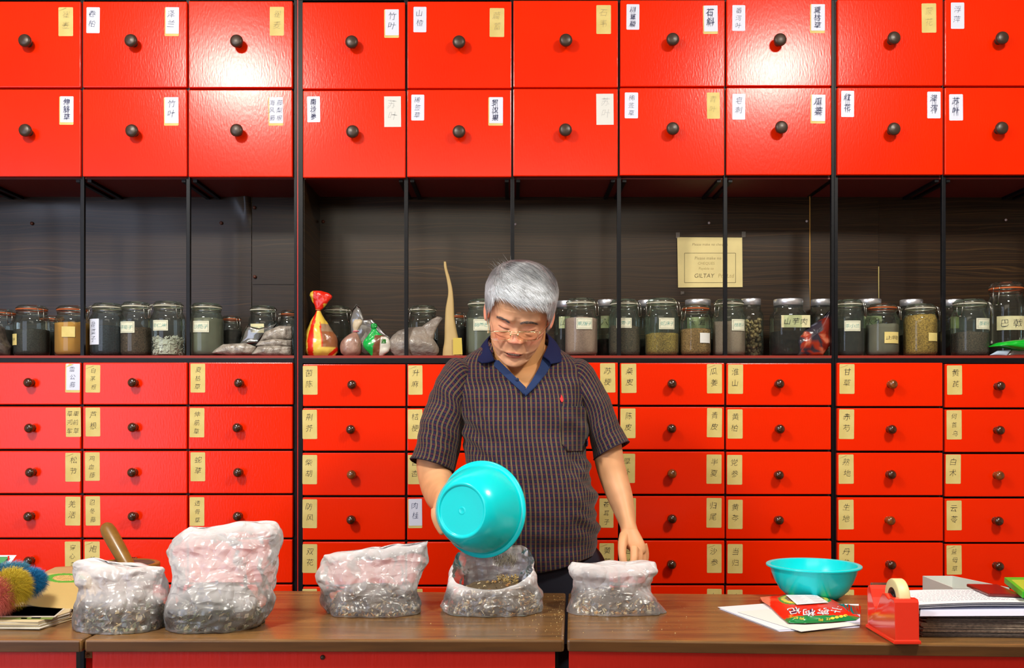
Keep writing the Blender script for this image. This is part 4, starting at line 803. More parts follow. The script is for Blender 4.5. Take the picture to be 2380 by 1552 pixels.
build('knotted_top', colored(rowsx([(765, 864, 873), (760, 861, 878), (754, 862, 877), (751, 866, 872)], 2.885, [4, 6, 5, 1]), lambda x, y: lin((14, 150, 60)), 5.5, crm=.005, capb=False), M['cmix_gloss'], gp)
M['greybag'] = mat('translucent_grey_bag', (158, 146, 134), 0.4, coat=.15, mottle=.8, mscale=26, mcol=(112, 104, 98), bump=1.0, bscale=46, bdist=.006)
gb = empty('grey_plastic_bag', P(960, 826, 2.90), 'slumped translucent grey plastic bag with twisted neck pointing right', 'bag')
vs, fs = loft_px([(827, 915, 827, 1015, 2.90, .02), (812, 903, 816, 1020, 2.90, .032), (795, 906, 800, 1018, 2.90, .034), (778, 916, 784, 1006, 2.905, .03), (768, 930, 770, 1000, 2.905, .024), (762, 950, 758, 1003, 2.91, .018)], 7, 90, crm=.005, sd=7, sc=1.2, zmin=ZS + .0005); build('pouch', MB().add(vs, fs, 0, True), M['greybag'], gb)
vs, fs = loft_px([(775, 960, 790, 1008, 2.905, .016), (758, 982, 768, 1014, 2.905, .012), (745, 1000, 752, 1024, 2.905, .009), (738, 1010, 742, 1030, 2.905, .007), (735, 1014, 737, 1028, 2.905, .002)], 6, 50, crm=.003, sd=8, sc=1.5, capb=False); build('twisted_neck', MB().add(vs, fs, 0, True), M['greybag'], gb)
kb = empty('kraft_paper_bag', P(1050, 826, 2.89), 'tall narrow kraft paper bag tapering to a bent tip', 'bag')
M["kraft"] = mat('kraft_paper', (196, 168, 112), 0.6, mottle=.4, mscale=14, mcol=(176, 148, 92))
vs, fs = loft_px([(827, 1028, 827, 1076, 2.89, .022), (815, 1029, 815, 1074, 2.89, .022), (785, 1033, 785, 1066, 2.89, .018), (750, 1034, 750, 1058, 2.89, .014), (715, 1035, 715, 1056, 2.89, .011), (680, 1040, 680, 1054, 2.892, .008), (650, 1037, 650, 1048, 2.893, .006), (625, 1033, 625, 1039, 2.893, .004), (608, 1032, 608, 1036, 2.893, .002)], 7, 40, e=.7, crm=.0015, sd=2, sc=.8, capt=True); build('sack', MB().add(vs, fs, 0, True), M['kraft'], kb)
lbm = MB(); lbm.add([P(1053, 785, 2.866), P(1073, 785, 2.874), P(1075, 823, 2.872), P(1053, 824, 2.864)], [(0, 3, 2, 1)]); build('yellow_label', lbm, mat('yellow_paper_label', (214, 190, 84), .6), kb)
# dark foil pouch with red print
def foilcol(px, py):
    k = noise.noise(Vector((px * .05, py * .06, 0)))
    if py > 772 and k > -0.05 and px > 1858: return lin((160, 50, 28)) if k < .25 else lin((200, 110, 80))
    if px > 1905 and py > 740: return lin((120, 36, 24))
    return lin((50, 46, 56)) if k < .2 else lin((110, 110, 125))
pillow('foil_pouch', [(1852, 826), (1850, 796), (1858, 776), (1880, 757), (1912, 740), (1927, 724), (1929, 745), (1930, 800), (1912, 826)], 2.90, .02, M['cmix_gloss'], 'shiny dark foil pouch with red print leaning against the cabinet post', 'pouch', ZS + .0005, sd=6, crm=.008, colfn=foilcol)
gpk = pillow('green_packet', [(2297, 806), (2315, 797), (2350, 791), (2396, 788), (2400, 812), (2376, 814), (2330, 808)], 2.885, .03, mat('glossy_green_foil', (16, 190, 48), .25, coat=.4, bump=.4, bscale=40), 'flat glossy green packet at the right end of the shelf', 'packet', sd=8, crm=.003)
pillow('pale_blue_paper', [(2300, 825), (2318, 815), (2350, 813), (2340, 826)], 2.88, .004, mat('pale_blue_paper', (176, 200, 222), .6), 'scrap of pale blue paper under the green packet on the shelf', 'paper', ZS + .0004, sd=4, crm=.001)
pillow('clear_wrapper', [(2335, 827), (2350, 812), (2400, 812), (2400, 827)], 2.89, .01, M['film_clear'], 'crumpled clear wrapper beneath the green packet at the shelf edge', 'wrapper', ZS + .0004, sd=4, crm=.003)
# ------------------------------------------------------------------ things on the counters
random.seed(33)
def curl3(v): return v
# wooden mortar and pestle
mo = empty('wooden_mortar', P(289, 1400, 2.13).lerp(P(289, 1400, 2.13), 0), None, None); mo.location.z = ZC; WO[mo.name] = Vector((mo.location.x, 2.13, ZC)); base = WO[mo.name].copy()
tag(mo, 'round turned wooden mortar behind the leftmost plastic bag', 'mortar')
M['olive_wood'] = mat('olive_brown_wood', (140, 100, 38), 0.35, coat=.3, mottle=.6, mscale=14, mstretch=(1, 1, 4), mcol=(104, 70, 24))
rm = 79 * 2.13 / F; zt_ = P(289, 1308, 2.13).z - ZC
build('mortar_bowl', MB().lathe([(0, 0.001), (rm * .7, 0.001), (rm * .78, .01), (rm * .84, zt_ * .6), (rm * .9, zt_ * .78), (rm, zt_ * .82), (rm * 1.0, zt_ * .97), (rm * .97, zt_), (rm * .86, zt_), (rm * .8, zt_ * .9), (rm * .6, zt_ * .4), (0, zt_ * .3)], base, 48), M['olive_wood'], mo)
a_, b_ = P(249, 1228, 2.16), P(306, 1330, 2.10)
pe = MB(); d_ = (b_ - a_).normalized(); rs = [.004, .0105, .0145, .0165, .0165, .0160, .0150, .0148, .0165, .019]
pts = [a_ - d_ * .012, a_ - d_ * .009, a_ - d_ * .003, a_ + d_ * .010] + [a_.lerp(b_, t) for t in (.3, .5, .7, .85, 1.0, 1.25)]
pe.tube(pts, rs, 24); tag(build('wooden_pestle', pe, M['olive_wood']), 'stout wooden pestle leaning up out of the mortar', 'pestle')
dk = MB(); c_ = base + Vector((0.006, -0.004, zt_ - 0.004)); dk.lathe([(0, 0), (rm * .78, 0), (rm * .8, .002), (rm * .78, .004), (0, .005)], c_, 40)
tag(build('dark_wooden_disc', dk, mat('dark_grey_wood', (92, 78, 68), .6, mottle=.5, mscale=30)), 'thin dark wooden disc lying in the mortar mouth behind the pestle', 'lid')
# kraft packet with green oval and seeds window
def kcol(px, py):
    ex, ey = (px - 152) / 46, (py - 1343) / 11
    if ex * ex + ey * ey < 1: return lin((196, 160, 96)) if ((px - 152) / 30) ** 2 + ((py - 1343) / 7) ** 2 < 1 and (int(px) * 7 + int(py) * 13) % 5 else lin((80, 150, 40)) if ((px - 152) / 30) ** 2 + ((py - 1343) / 7) ** 2 >= 1 else lin((150, 110, 60))
    return lin((190, 160, 98)) if py > 1332 else lin((176, 138, 92))
kp = empty('kraft_packet', P(150, 1410, 2.05), 'lying kraft paper packet with a green oval print, behind the newspapers', 'packet'); WO[kp.name] = Vector((WO[kp.name].x, 2.05, ZC)); kp.location = WO[kp.name]
vs, fs = loft_px([(1402, 100, 1412, 230, 2.02, .03), (1396, 62, 1405, 236, 2.03, .05), (1375, 66, 1375, 236, 2.06, .052), (1350, 84, 1350, 234, 2.09, .045), (1330, 104, 1328, 226, 2.11, .03), (1318, 128, 1316, 210, 2.12, .010)], 26, 300, crm=.002, sd=4, zmin=ZC + .0005, capt=True)
build('packet_body', MB().add(vs, fs, 0, True, col=[kcol(v.x / v.y * F + CX, HY - (v.z - CH) / v.y * F) for v in vs]), M['cmix'], kp)
# newspapers
npz = ZC
nw = empty('newspaper_stack', onz(85, 1440, ZC), 'small stack of folded newspapers at the left edge, photo side up', 'newspapers')
M['news'] = mat('newsprint', (214, 208, 194), .8, mottle=.3, mscale=20); M['news_edge'] = mat('yellowed_newsprint', (206, 190, 150), .8)
for i in range(7):
    j = lambda: rnd(-4, 4)
    z = ZC + .0004 + i * .0022; q = [onz(-40 + j(), 1463 + j() * .4, ZC), onz(92 + j(), 1464 + j() * .4, ZC), onz(166 + j(), 1440 + j() * .4, ZC), onz(172 + j(), 1414 + j() * .3, ZC), onz(-60, 1414, ZC)]
    build('newspaper', MB().prism([(p.x, p.y) for p in q], z, z + .002, 0, .0006), M['news'] if i % 2 else M['news_edge'], nw)
zt3 = ZC + .0004 + 7 * .0022; pr_ = MB()
def np_(px, py): return onz(px, py, zt3 + .0002)
def npq(pts, mi): pr_.add([np_(*p) for p in pts], [(0, 1, 2, 3)], mi)
npq([(-30, 1434), (128, 1434), (160, 1406), (-30, 1406)], 0); npq([(-30, 1431), (126, 1431), (152, 1409), (8, 1409)], 1)
npq([(-30, 1439), (120, 1439), (126, 1434), (-30, 1434)], 2); npq([(48, 1438), (62, 1438), (64, 1435), (50, 1435)], 3); npq([(72, 1437), (94, 1437), (96, 1434), (74, 1434)], 4)
npq([(60, 1424), (100, 1424), (96, 1416), (64, 1416)], 5)
for i, tx in enumerate('aul de lar'):
    if tx != ' ':
        v_, f_ = glyph(tx, 0.0)
        pr_.add([np_(30 + i * 13 + x * 20, 1404.5 - y * 8) + Vector((0, 0, .0002)) for x, y in v_], f_, 1)
build('front_page', pr_, [M['news'], mat('news_photo_black', (34, 30, 28), .6), mat('news_green', (110, 130, 60), .7), mat('news_orange', (220, 150, 70), .7), mat('news_yellow', (200, 200, 80), .7), mat('news_brown', (110, 70, 50), .7)], nw)
# fluffy duster
def strands(mb, blobs, N, ln, w):
    for i in range(N):
        c, ax, col, drift = random.choice(blobs); u = Vector((rnd(-1, 1), rnd(-1, 1), rnd(-1, 1))).normalized(); b = Vector((c.x + u.x * ax[0], c.y + u.y * ax[1], c.z + u.z * ax[2]))
        d = (u * .8 + Vector(drift) + Vector((rnd(-.6, .6), rnd(-.6, .6), rnd(-.6, .6)))).normalized(); s = d.cross(Vector((0, 1, 0.2))).normalized() * w; L = ln * rnd(.5, 1.2); g = rnd(.65, 1.2); cc = tuple(min(1, x * g) for x in lin(col))
        m = b + d * L * .5 + Vector((rnd(-1, 1), rnd(-1, 1), rnd(-1, 1))) * L * .12; e = b + d * L + Vector((0, 0, -L * .25))
        for q in (b, m, e): q.z = max(q.z, ZC + .001)
        mb.add([b - s, b + s, m + s * .8, m - s * .8, e], [(0, 1, 2, 3), (3, 2, 4)], 0, col=[cc] * 5)
du = empty('feather_duster', onz(20, 1440, ZC), 'fluffy duster dyed pink, yellow and blue, lying at the left edge', 'duster')
Yd = 1.93; fl = MB(); core = MB()
for nm, px, py, rx, rz, col in (('pink_fluff', -4, 1380, 30, 34, (224, 120, 104)), ('yellow_fluff', 26, 1362, 34, 36, (214, 190, 52)), ('blue_fluff', 66, 1350, 28, 24, (30, 130, 190)), ('blue_fluff', 26, 1326, 32, 12, (70, 140, 170))):
    Yq = Yd + {'pink_fluff': -.05, 'yellow_fluff': -.03, 'blue_fluff': .03}[nm]; c = P(px, py, Yq); ax = (rx * Yd / F, .03, rz * Yd / F); mb = MB(); b = bmesh.new(); bmesh.ops.create_icosphere(b, subdivisions=3, radius=1)
    vs = [Vector((c.x + v.co.x * ax[0] * .85, c.y + v.co.y * ax[1] * .85, max(ZC + .001, c.z + v.co.z * ax[2] * .85))) for v in b.verts]; b.verts.index_update(); fs = [[v.index for v in f.verts] for f in b.faces]; b.free()
    mb.add(vs, fs, 0, True, col=[tuple(x * .6 for x in lin(col))] * len(vs)); strands(mb, [(c, tuple(a * .9 for a in ax), col, (.35, 0, .05))], 5200 if rz > 20 else 2600, .018, .00028)
    build(nm, mb, M['cmix'], du, kind='stuff')
build('handle', MB().tube([P(-90, 1395, 1.95), P(-20, 1385, 1.94)], .007, 12), M['knob_tan'], du)
cd = MB(); q = [P(-30, 1290, 2.1), P(38, 1290, 2.1), P(18, 1316, 2.06), P(-30, 1322, 2.06)]
cd.add([p + Vector((0, d, 0)) for d in (0, .0015) for p in q], [(0, 3, 2, 1), (4, 5, 6, 7), (0, 1, 5, 4), (1, 2, 6, 5), (2, 3, 7, 6), (3, 0, 4, 7)], 1)
qi = [P(-30, 1293, 2.09), P(24, 1293, 2.09), P(6, 1308, 2.06), P(-30, 1312, 2.054)]; cd.add([p + Vector((0, -.002, 0)) for p in qi], [(0, 3, 2, 1)], 0)
tag(build('green_card', cd, [mat('green_print', (70, 150, 96), .5), M['white']]), 'green and white card with a red ribbon standing behind the duster', 'card')
rbm = MB(); rbm.tube([P(20, 1292, 2.085), P(19, 1304, 2.08), P(13, 1318, 2.07)], .0018, 6); tag(build('red_ribbon', rbm, mat('red_ribbon', (214, 30, 30), .4)), 'thin red ribbon hanging from the green card at far left', 'ribbon')
# bowls
def bowl_mesh(Rm, H, Rb):
    pr = [(0, .0028), (Rb * .08, .0028), (Rb * .10, .0025), (Rb * .13, .0025), (Rb * .145, .003), (Rb * .16, .003), (Rb * .86, .003), (Rb * .88, .003), (Rb * .9, .0012), (Rb * .92, 0.0), (Rb * .98, 0.0), (Rb * 1.0, .0006), (Rb * 1.05, .0035), (Rb * 1.14, H * .08), (Rm * .72, H * .25), (Rm * .82, H * .5), (Rm * .89, H * .75), (Rm * .915, H * .9), (Rm * .92, H * .925), (Rm * .985, H * .93), (Rm, H * .94), (Rm, H * .985), (Rm * .985, H), (Rm * .93, H), (Rm * .905, H * .985)]
    return pr, [(Rm * .905, H * .985), (Rm * .89, H * .9), (Rm * .86, H * .75), (Rm * .78, H * .5), (Rm * .69, H * .27), (Rb * 1.05, H * .1), (Rb * .8, H * .07), (0, H * .07)]
def bowl(label, o, axis, Rm, H, Rb):
    e = empty('plastic_bowl', o, label, 'bowl'); a, b = bowl_mesh(Rm, H, Rb); i_rim = 17
    build('bowl_body', MB().lathe(a[:i_rim + 2] , o, 96, axis=axis).lathe(b, o, 96, axis=axis), M['teal'], e)
    build('rim', MB().lathe(a[i_rim + 1:] + [b[0]], o, 96, axis=axis), M['teal'], e); return e
ob = P(1891, 1396, 2.19); ob.z = ZC + .0005
Rb_ = 107.5 * 2.19 / F
bowl('turquoise plastic bowl standing on the right counter', ob, (0, 0, 1), Rb_, P(0, 1311, 2.19).z - ZC, Rb_ * .52)
AX = Vector((.44, .88, -.05)).normalized(); BR = P(1122, 1183, 2.13); BH = .094; BO = BR - AX * BH
bowl('turquoise plastic bowl tipped sideways in his hand over the open bag', BO, AX, .1035, BH, .0575)
# herbs falling from the bowl
fh = MB(); lip = P(1175, 1286, 2.13)
for i in range(420):
    t = rnd(0, 1) ** .7; p = lip + Vector((rnd(-.028, .028) * (1 - t * .3), rnd(-.012, .03), -t * .022 + rnd(-.004, .006))); d = Vector((rnd(-.4, .4), rnd(-.3, .3), -1)).normalized() * rnd(.003, .010); s = Vector((.0004, 0, 0)); g = rnd(.12, .45)
    fh.add([p - s, p + s, p + d + s, p + d - s], [(0, 1, 2, 3)], 0, col=[(g, g * .85, g * .6)] * 4)
tag(build('falling_herbs', fh, M['cmix'], kind='stuff'), 'fine dried herbs spilling over the lower lip of the tilted bowl', 'dried herbs')
ph = MB()
for i in range(500):
    p = P(1180, 1352, 2.08) + Vector((rnd(-1, 1), rnd(-1, 1), rnd(-.3, .6)))* .022; g = rnd(.12, .6); s = rnd(.001, .0028); a = Vector((rnd(-1, 1), rnd(-1, 1), rnd(-1, 1))).normalized() * s; b = a.orthogonal().normalized() * s * .6
    ph.add([p - a, p + b, p + a, p - b], [(0, 1, 2, 3)], 0, col=[(g, g * .68, g * .22)] * 4)
tag(build('herb_heap', ph, M['cmix'], kind='stuff'), 'golden brown herb heap seen through the mouth of the open bag', 'dried herbs')
cr_ = MB()
for i in range(150):
    px = random.choice([rnd(1290, 1310), rnd(1000, 1310), rnd(1230, 1310), rnd(1330, 1600)]); py = rnd(1382, 1480); p = onz(px, py, ZC + .0006); s = rnd(.0004, .0013); g = rnd(.25, .7)
    cr_.add([p + Vector((-s, 0, 0)), p + Vector((0, -s, 0)), p + Vector((s, s * .3, 0)), p + Vector((0, s * .5, s))], [(0, 1, 3), (1, 2, 3), (0, 2, 3), (0, 1, 2)], 0, col=[(g, g * .75, g * .3)] * 4)
tag(build('herb_crumbs', cr_, M['cmix'], kind='stuff'), 'herb crumbs scattered on the counter tops around the bags', 'crumbs')
# loose papers under the red packet
def sheetpx(name, pts, z, m, label, cat, parent=None, th=.0007, group=None):
    q = [onz(x, y, z) for x, y in pts]; o = build(name, MB().prism([(p.x, p.y) for p in q], z, z + th), m, parent)
    if not parent: tag(o, label, cat, group)
    return o
M['white_blue'] = mat('bluish_white_paper', (214, 218, 240), .6)
LP = empty('loose_papers', onz(1850, 1440, ZC), 'loose white papers lying under the red foil packet', 'papers')
sheetpx('paper_sheet', [(1672, 1415), (1812, 1468), (1998, 1458), (1998, 1408), (1780, 1405)], ZC + .0003, M['white_blue'], '', '', LP)
sheetpx('paper_sheet', [(1668, 1411), (1806, 1464), (1850, 1462), (1996, 1440), (1996, 1404), (1776, 1403)], ZC + .0016, M['white'], '', '', LP)
sheetpx('paper_sheet', [(1714, 1422), (1862, 1468), (1999, 1452), (1990, 1425), (1780, 1416)], ZC + .0030, M['lab_grey'], '', '', LP)
sheetpx('paper_sheet', [(1900, 1432), (1999, 1450), (1999, 1412), (1900, 1406)], ZC + .0042, M['white_blue'], '', '', LP)
# red foil packet
RP = empty('red_foil_packet', onz(1880, 1430, ZC), 'puffy red foil packet with upside-down white characters, on the loose papers', 'packet')
poly = [(1766, 1388), (1790, 1386), (1820, 1381), (1880, 1380), (1925, 1388), (1950, 1402), (1975, 1414), (1999, 1434), (1990, 1441), (1930, 1446), (1870, 1449), (1832, 1448), (1812, 1432), (1788, 1408), (1772, 1398)]
ctr = Vector((1880, 1416)); vs = []; fs = []; cols = []; uvp = []; ZP = ZC + .005
ring = []
for i in range(len(poly)):
    a, b = Vector(poly[i]), Vector(poly[(i + 1) % len(poly)])
    for s in range(8): ring.append(a.lerp(b, s / 8))
K = len(ring); L = 34
def rcol(px, py):
    e = ((px - 1870) / 62) ** 2 + ((py - 1398) / 19) ** 2
    if e < .55: return lin((176, 80, 40)) if (int(px / 4) + int(py / 3)) % 2 else lin((120, 90, 30))
    if e < .8: return lin((230, 214, 60))
    if e < 1.0: return lin((40, 150, 60))
    if py > 1437 + (px - 1910) * -0.03: return lin((24, 130, 66))
    if px < 1790: return lin((236, 130, 100))
    return lin((236, 40, 16))
for l in range(L + 1):
    q = l / L; 
    for p in ring:
        w = p.lerp(ctr, q); hgt = .022 * (1 - (1 - q) ** 2.2) + .001 + crumple(Vector((w.x / 700, w.y / 300, 2)), 12.0, .0009); base_p = onz(w.x, w.y + hgt / 2.0 * F * .93, ZP) if False else None
        Yp = (CH - ZP) * F / (w.y - HY); g0 = onz(w.x, w.y + hgt * F / Yp * 0.55, ZP); vs.append(g0 + Vector((0, 0, hgt))); cols.append(rcol(w.x, w.y))
for l in range(L):
    for j in range(K): fs.append((l * K + j, l * K + (j + 1) % K, (l + 1) * K + (j + 1) % K, (l + 1) * K + j))
bt = [onz(p.x, p.y, ZP - .0005) for p in ring]; b0 = len(vs); vs += bt; cols += [lin((200, 40, 20))] * K; fs.append(tuple(range(b0, b0 + K)))
for j in range(K): fs.append((j, (j + 1) % K, b0 + (j + 1) % K, b0 + j))
rpm = MB().add(vs, fs, 0, True, col=cols); build('pouch', rpm, M['cmix_gloss'], RP)
bvh = BVHTree.FromPolygons(vs, fs); CAM = Vector((0, 0, CH))
def cast(bv, px, py, off=.0006, Yd=2.1):
    d = (P(px, py, 1.0) - CAM).normalized(); h = bv.ray_cast(CAM, d)
    return (h[0] - d * off) if h[0] else P(px, py, Yd)
wr = MB()
def on_packet(off): return lambda x, z: cast(bvh, x, z, off)
for ch, cx, cy, s, r in (('中', 1944, 1416, 30, 2.85), ('寧', 1914, 1420, 31, 3.0), ('枸', 1880, 1423, 32, 3.2), ('杞', 1846, 1419, 31, 3.45)):
    for off, mi, th in ((.0006, 1, .035), (.0012, 0, .004)):
        v_, f_ = glyph(ch, th); c0, s0 = math.cos(r), math.sin(r)
        wr.add([cast(bvh, cx + (x * c0 - y * s0) * s, cy - (x * s0 + y * c0) * s * .55, off) for x, y in v_], f_, mi)
for ch, cx, cy in (('红', 1925, 1438), ('枸', 1908, 1440), ('枸', 1864, 1437), ('杞', 1850, 1435), ('王', 1838, 1432)):
    v_, f_ = glyph(ch, .004); wr.add([cast(bvh, cx - x * 12, cy + y * 7, .0008) for x, y in v_], f_, 2)
for k in range(4):
    cx, cy = 1935 + k * 10, 1436 - k * 2; pts = [cast(bvh, cx + 5 * math.cos(t), cy + 3 * math.sin(t), .0008) for t in [i * math.pi / 5 for i in range(10)]]; wr.add(pts, [tuple(range(9, -1, -1))], 2)
build('printed_characters', wr, [mat('print_white', (250, 246, 250), .4), mat('print_dark', (60, 20, 70), .4), mat('print_yellow', (240, 210, 60), .4)], RP)
st = MB(); g_ = [(x, y) for y in range(5) for x in range(9)]
def sp(i, j): u, v = i / 8, j / 4; a = Vector((1826, 1383)).lerp(Vector((1897, 1383)), u); b = Vector((1852, 1406)).lerp(Vector((1926, 1401)), u); w = a.lerp(b, v); return cast(bvh, w.x, w.y + 1.2, .0012) + Vector((0, -.0006, .0022))
st.add([sp(i, j) for (i, j) in g_], [(y * 9 + x, y * 9 + x + 1, (y + 1) * 9 + x + 1, (y + 1) * 9 + x) for y in range(4) for x in range(8)], 0)
for r in range(7):
    for h in (0, 1):
        a = sp(.5 + h * 4.2, .5 + r * .5); b = sp((3.4 if r % 2 else 2.7) + h * 4.2, .5 + r * .5); m_ = a.lerp(b, .5); t = Vector((0, -.0004, .0007))
        st.add([a + t, m_ + t + Vector((0, 0, .0003)), b + t, b + t + Vector((0, 0, .0004)), m_ + t + Vector((0, 0, .0007)), a + t + Vector((0, 0, .0004))], [(0, 1, 4, 5), (1, 2, 3, 4)], 1)
build('white_sticker', st, [M['white'], mat('small_grey_print', (150, 152, 165), .6)], RP)
# clear strip of plastic wrapper
cw = MB()
for i in range(13):
    for j in range(3):
        p = onz(1942 + i * 4.9 , 1402 + j * 10 + i * .5, ZC + .012); p.z += .003 * noise.noise(Vector((i * .9, j, 3))) ; cw.add([p], [])
cw.f = []; cw.m = []; cw.smooth = []
for i in range(12):
    for j in range(2): cw.f.append([i * 3 + j, (i + 1) * 3 + j, (i + 1) * 3 + j + 1, i * 3 + j + 1]); cw.m.append(0); cw.smooth.append(False)
tag(build('clear_wrapper', cw, M['film_clear']), 'strip of crumpled clear plastic between the bowl and the tape dispenser', 'wrapper')
# tape dispenser
TD = empty('tape_dispenser', (.668, 1.81, ZC), 'glossy red tape dispenser at the front edge of the right counter', 'tape dispenser')
M['disp'] = mat('glossy_red_plastic', (240, 52, 30), 0.16, spec=.6, coat=.4)
xa, xb = .6665, .7145; yf, yb = 1.737, 1.878
prof = [(yf, 0), (yf, .006), (yf + .002, .0075), (yf + .0045, .072), (yf + .008, .0775), (yf + .022, .078), (yf + .032, .074), (yf + .052, .080), (yf + .062, .079), (yf + .072, .070), (yf + .082, .054), (yf + .092, .045), (yf + .102, .047), (yf + .112, .062), (yf + .120, .076), (yf + .127, .082), (yf + .134, .080), (yf + .138, .070), (yb - .003, .0075), (yb, .006), (yb, 0)]
bm = bmesh.new(); A = [bm.verts.new((xa + (0 if z < .007 else .0025), y - (0), ZC + .0005 + z)) for y, z in prof]; Bv = [bm.verts.new((xb - (0 if z < .007 else .0025) , y, ZC + .0005 + z)) for y, z in prof]
n_ = len(prof); bm.faces.new(A); bm.faces.new(Bv[::-1])
for i in range(n_): bm.faces.new((A[i], Bv[i], Bv[(i + 1) % n_], A[(i + 1) % n_]))
bmesh.ops.recalc_face_normals(bm, faces=bm.faces); es = [e for e in bm.edges if e.calc_face_angle(0) > .5 or abs(e.verts[0].co.x - e.verts[1].co.x) < 1e-6]
bmesh.ops.bevel(bm, geom=[e for e in bm.edges if e.calc_face_angle(0) > .9], offset=.002, segments=3, profile=.7, affect='EDGES')
build('dispenser_body', MB().bm(bm, 0), M['disp'], TD)
cR = Vector((.692, yf + .050, ZC + .072)); tr = MB().lathe([(.0195, -.010), (.034, -.010), (.0352, -.008), (.0352, .008), (.034, .010), (.0195, .010), (.0195, -.010)], cR, 56, axis=(1, 0, 0))
build('tape_roll', tr, mat('cream_masking_tape', (222, 214, 160), .45), TD)
build('roll_core', MB().lathe([(.0125, -.0105), (.0196, -.0105), (.0196, .0105), (.0125, .0105), (.0125, -.0105)], cR, 40, axis=(1, 0, 0)), mat('black_core', (18, 18, 20), .4), TD)
build('hub', MB().lathe([(0, -.012), (.012, -.012), (.012, .012), (0, .012)], cR, 30, axis=(1, 0, 0)), M['black'], TD)
build('metal_cutter', MB().box(.6735, .7075, yf + .128, yf + .134, ZC + .078, ZC + .0865, 0, .0008), M['steel'], TD)
pz = P(2092, 1372, 1.86); build('metal_clip', MB().box(pz.x - .006, pz.x + .006, 1.858, 1.866, pz.z - .018, pz.z + .016, 0, .002), M['silver'], TD)
# paper stack
PS = empty('newspaper_pile', (.87, 1.88, ZC), 'thick pile of folded newspapers with dark edges, right of the tape dispenser', 'newspapers')
z = ZC + .0006; i = 0; M['edge1'] = mat('dark_newsprint_edge', (112, 100, 92), .85, mottle=.9, mscale=160, mstretch=(1, 1, 9), mcol=(66, 58, 54)); M['edge2'] = mat('pale_newsprint_edge', (160, 142, 124), .85, mottle=.8, mscale=160, mcol=(104, 92, 82))
while z < ZC + .0395:
    h = rnd(.0014, .0026); x0 = .737 + rnd(-.004, .010) + (0.006 if 10 < i < 16 else 0); yy = 1.798 + rnd(-.002, .004)
    build('newspaper', MB().prism([(x0, yy), (1.16, yy - .03), (1.17, 1.96), (x0 + .015, 1.985)], z, z + h * .86, 0, .0005), M['edge1'] if rnd(0, 1) < .7 else M['edge2'], PS); z += h; i += 1
ZT = z
sheetpx('paper_sheet', [(2138, 1432), (2400, 1431), (2400, 1392), (2142, 1392)], ZT + .0004, M['white_blue'], 'flat bluish white paper directly on top of the newspaper pile', 'paper')
# folded written sheets: curved at the right fold
FP = empty('folded_letter', onz(2220, 1410, ZT), 'folded white sheets with typed lines, curling at the right, on the newspaper pile', 'paper')
def sheetcurve(zoff, shrink):
    vs = []; fs = []; N = 24
    for i in range(N + 1):
        t = i / N; 
        if t < .8: q = t / .8; x = .735 + q * (.985 - .735 - shrink) ; zz = ZT + .004 + zoff + .004 * math.sin(q * 2.6) ; 
        else: a = (t - .8) / .2 * math.pi; r_ = .0055 + zoff * .5; x = .985 - shrink + math.sin(a) * r_ * 1.3; zz = ZT + .004 + zoff - r_ + math.cos(a) * r_ + .004 * math.sin(2.6)
        for k, y in enumerate((1.832, 1.975)): vs.append((x - .012 * k - (0.06 if False else 0), y + .05 * (x - .735) * (1 - k), zz))
    for i in range(N): fs.append((2 * i, 2 * i + 2, 2 * i + 3, 2 * i + 1))
    return vs, fs
for k, zo in enumerate((0, .0035, .006)): v_, f_ = sheetcurve(zo, .01 * (2 - k)); build('sheet', MB().add(v_, f_, 0, True), M['white'], FP)
tx = MB(); zt4 = ZT + .004 + .006
def topz(x): q = min(1, max(0, (x - .735) / .25)); return ZT + .0103 + .004 * math.sin(q * 2.6)
for r in range(9):
    y = 1.86 + r * .012; x = .765 + rnd(0, .01)
    while x < .955 - (r % 3) * .02:
        w = rnd(.002, .008); zz = topz(x); tx.add([(x, y + .05 * (x - .735) * .6, zz), (x + w, y + .05 * (x - .735) * .6, topz(x + w)), (x + w, y + .05 * (x - .735) * .6 + .0022, topz(x + w)), (x, y + .05 * (x - .735) * .6 + .0022, zz)], [(0, 1, 2, 3)]); x += w + rnd(.0014, .003)
build('typed_lines', tx, mat('typed_grey_lines', (160, 162, 180), .7), FP)
# white tray behind
TR = empty('white_tray', onz(2220, 1378, ZC), 'open white cardboard tray behind the papers', 'tray')
A_, B_, C_, D_ = (.785, 2.06), (1.05, 1.99), (1.0, 2.20), (.88, 2.22)
z0, z1 = P(0, 1378, 2.06).z, P(0, 1337, 2.2).z
M['card'] = mat('white_cardboard', (206, 210, 204), .7)
X0, X1, Yn, Yf_ = (2150 - CX) / F * 2.19, (2345 - CX) / F * 2.05, 2.06, 2.2
build('tray_base', MB().box(X0, X1, 2.05, 2.2, ZC + .0005, ZC + .003), M['card'], TR)
def wall(p, q, h0, h1): 
    p, q = Vector(p), Vector(q); n = (q - p).normalized(); n = Vector((-n.y, n.x)) * .0012
    vs = [(p.x - n.x, p.y - n.y, ZC + .001), (q.x - n.x, q.y - n.y, ZC + .001), (q.x + n.x, q.y + n.y, ZC + .001), (p.x + n.x, p.y + n.y, ZC + .001), (p.x - n.x, p.y - n.y, ZC + h0), (q.x - n.x, q.y - n.y, ZC + h1), (q.x + n.x, q.y + n.y, ZC + h1), (p.x + n.x, p.y + n.y, ZC + h0)]
    build('tray_wall', MB().add(vs, [(0, 3, 2, 1), (4, 5, 6, 7), (0, 1, 5, 4), (1, 2, 6, 5), (2, 3, 7, 6), (3, 0, 4, 7)]), M['card'], TR)
hz = P(0, 1338, 2.2).z - ZC
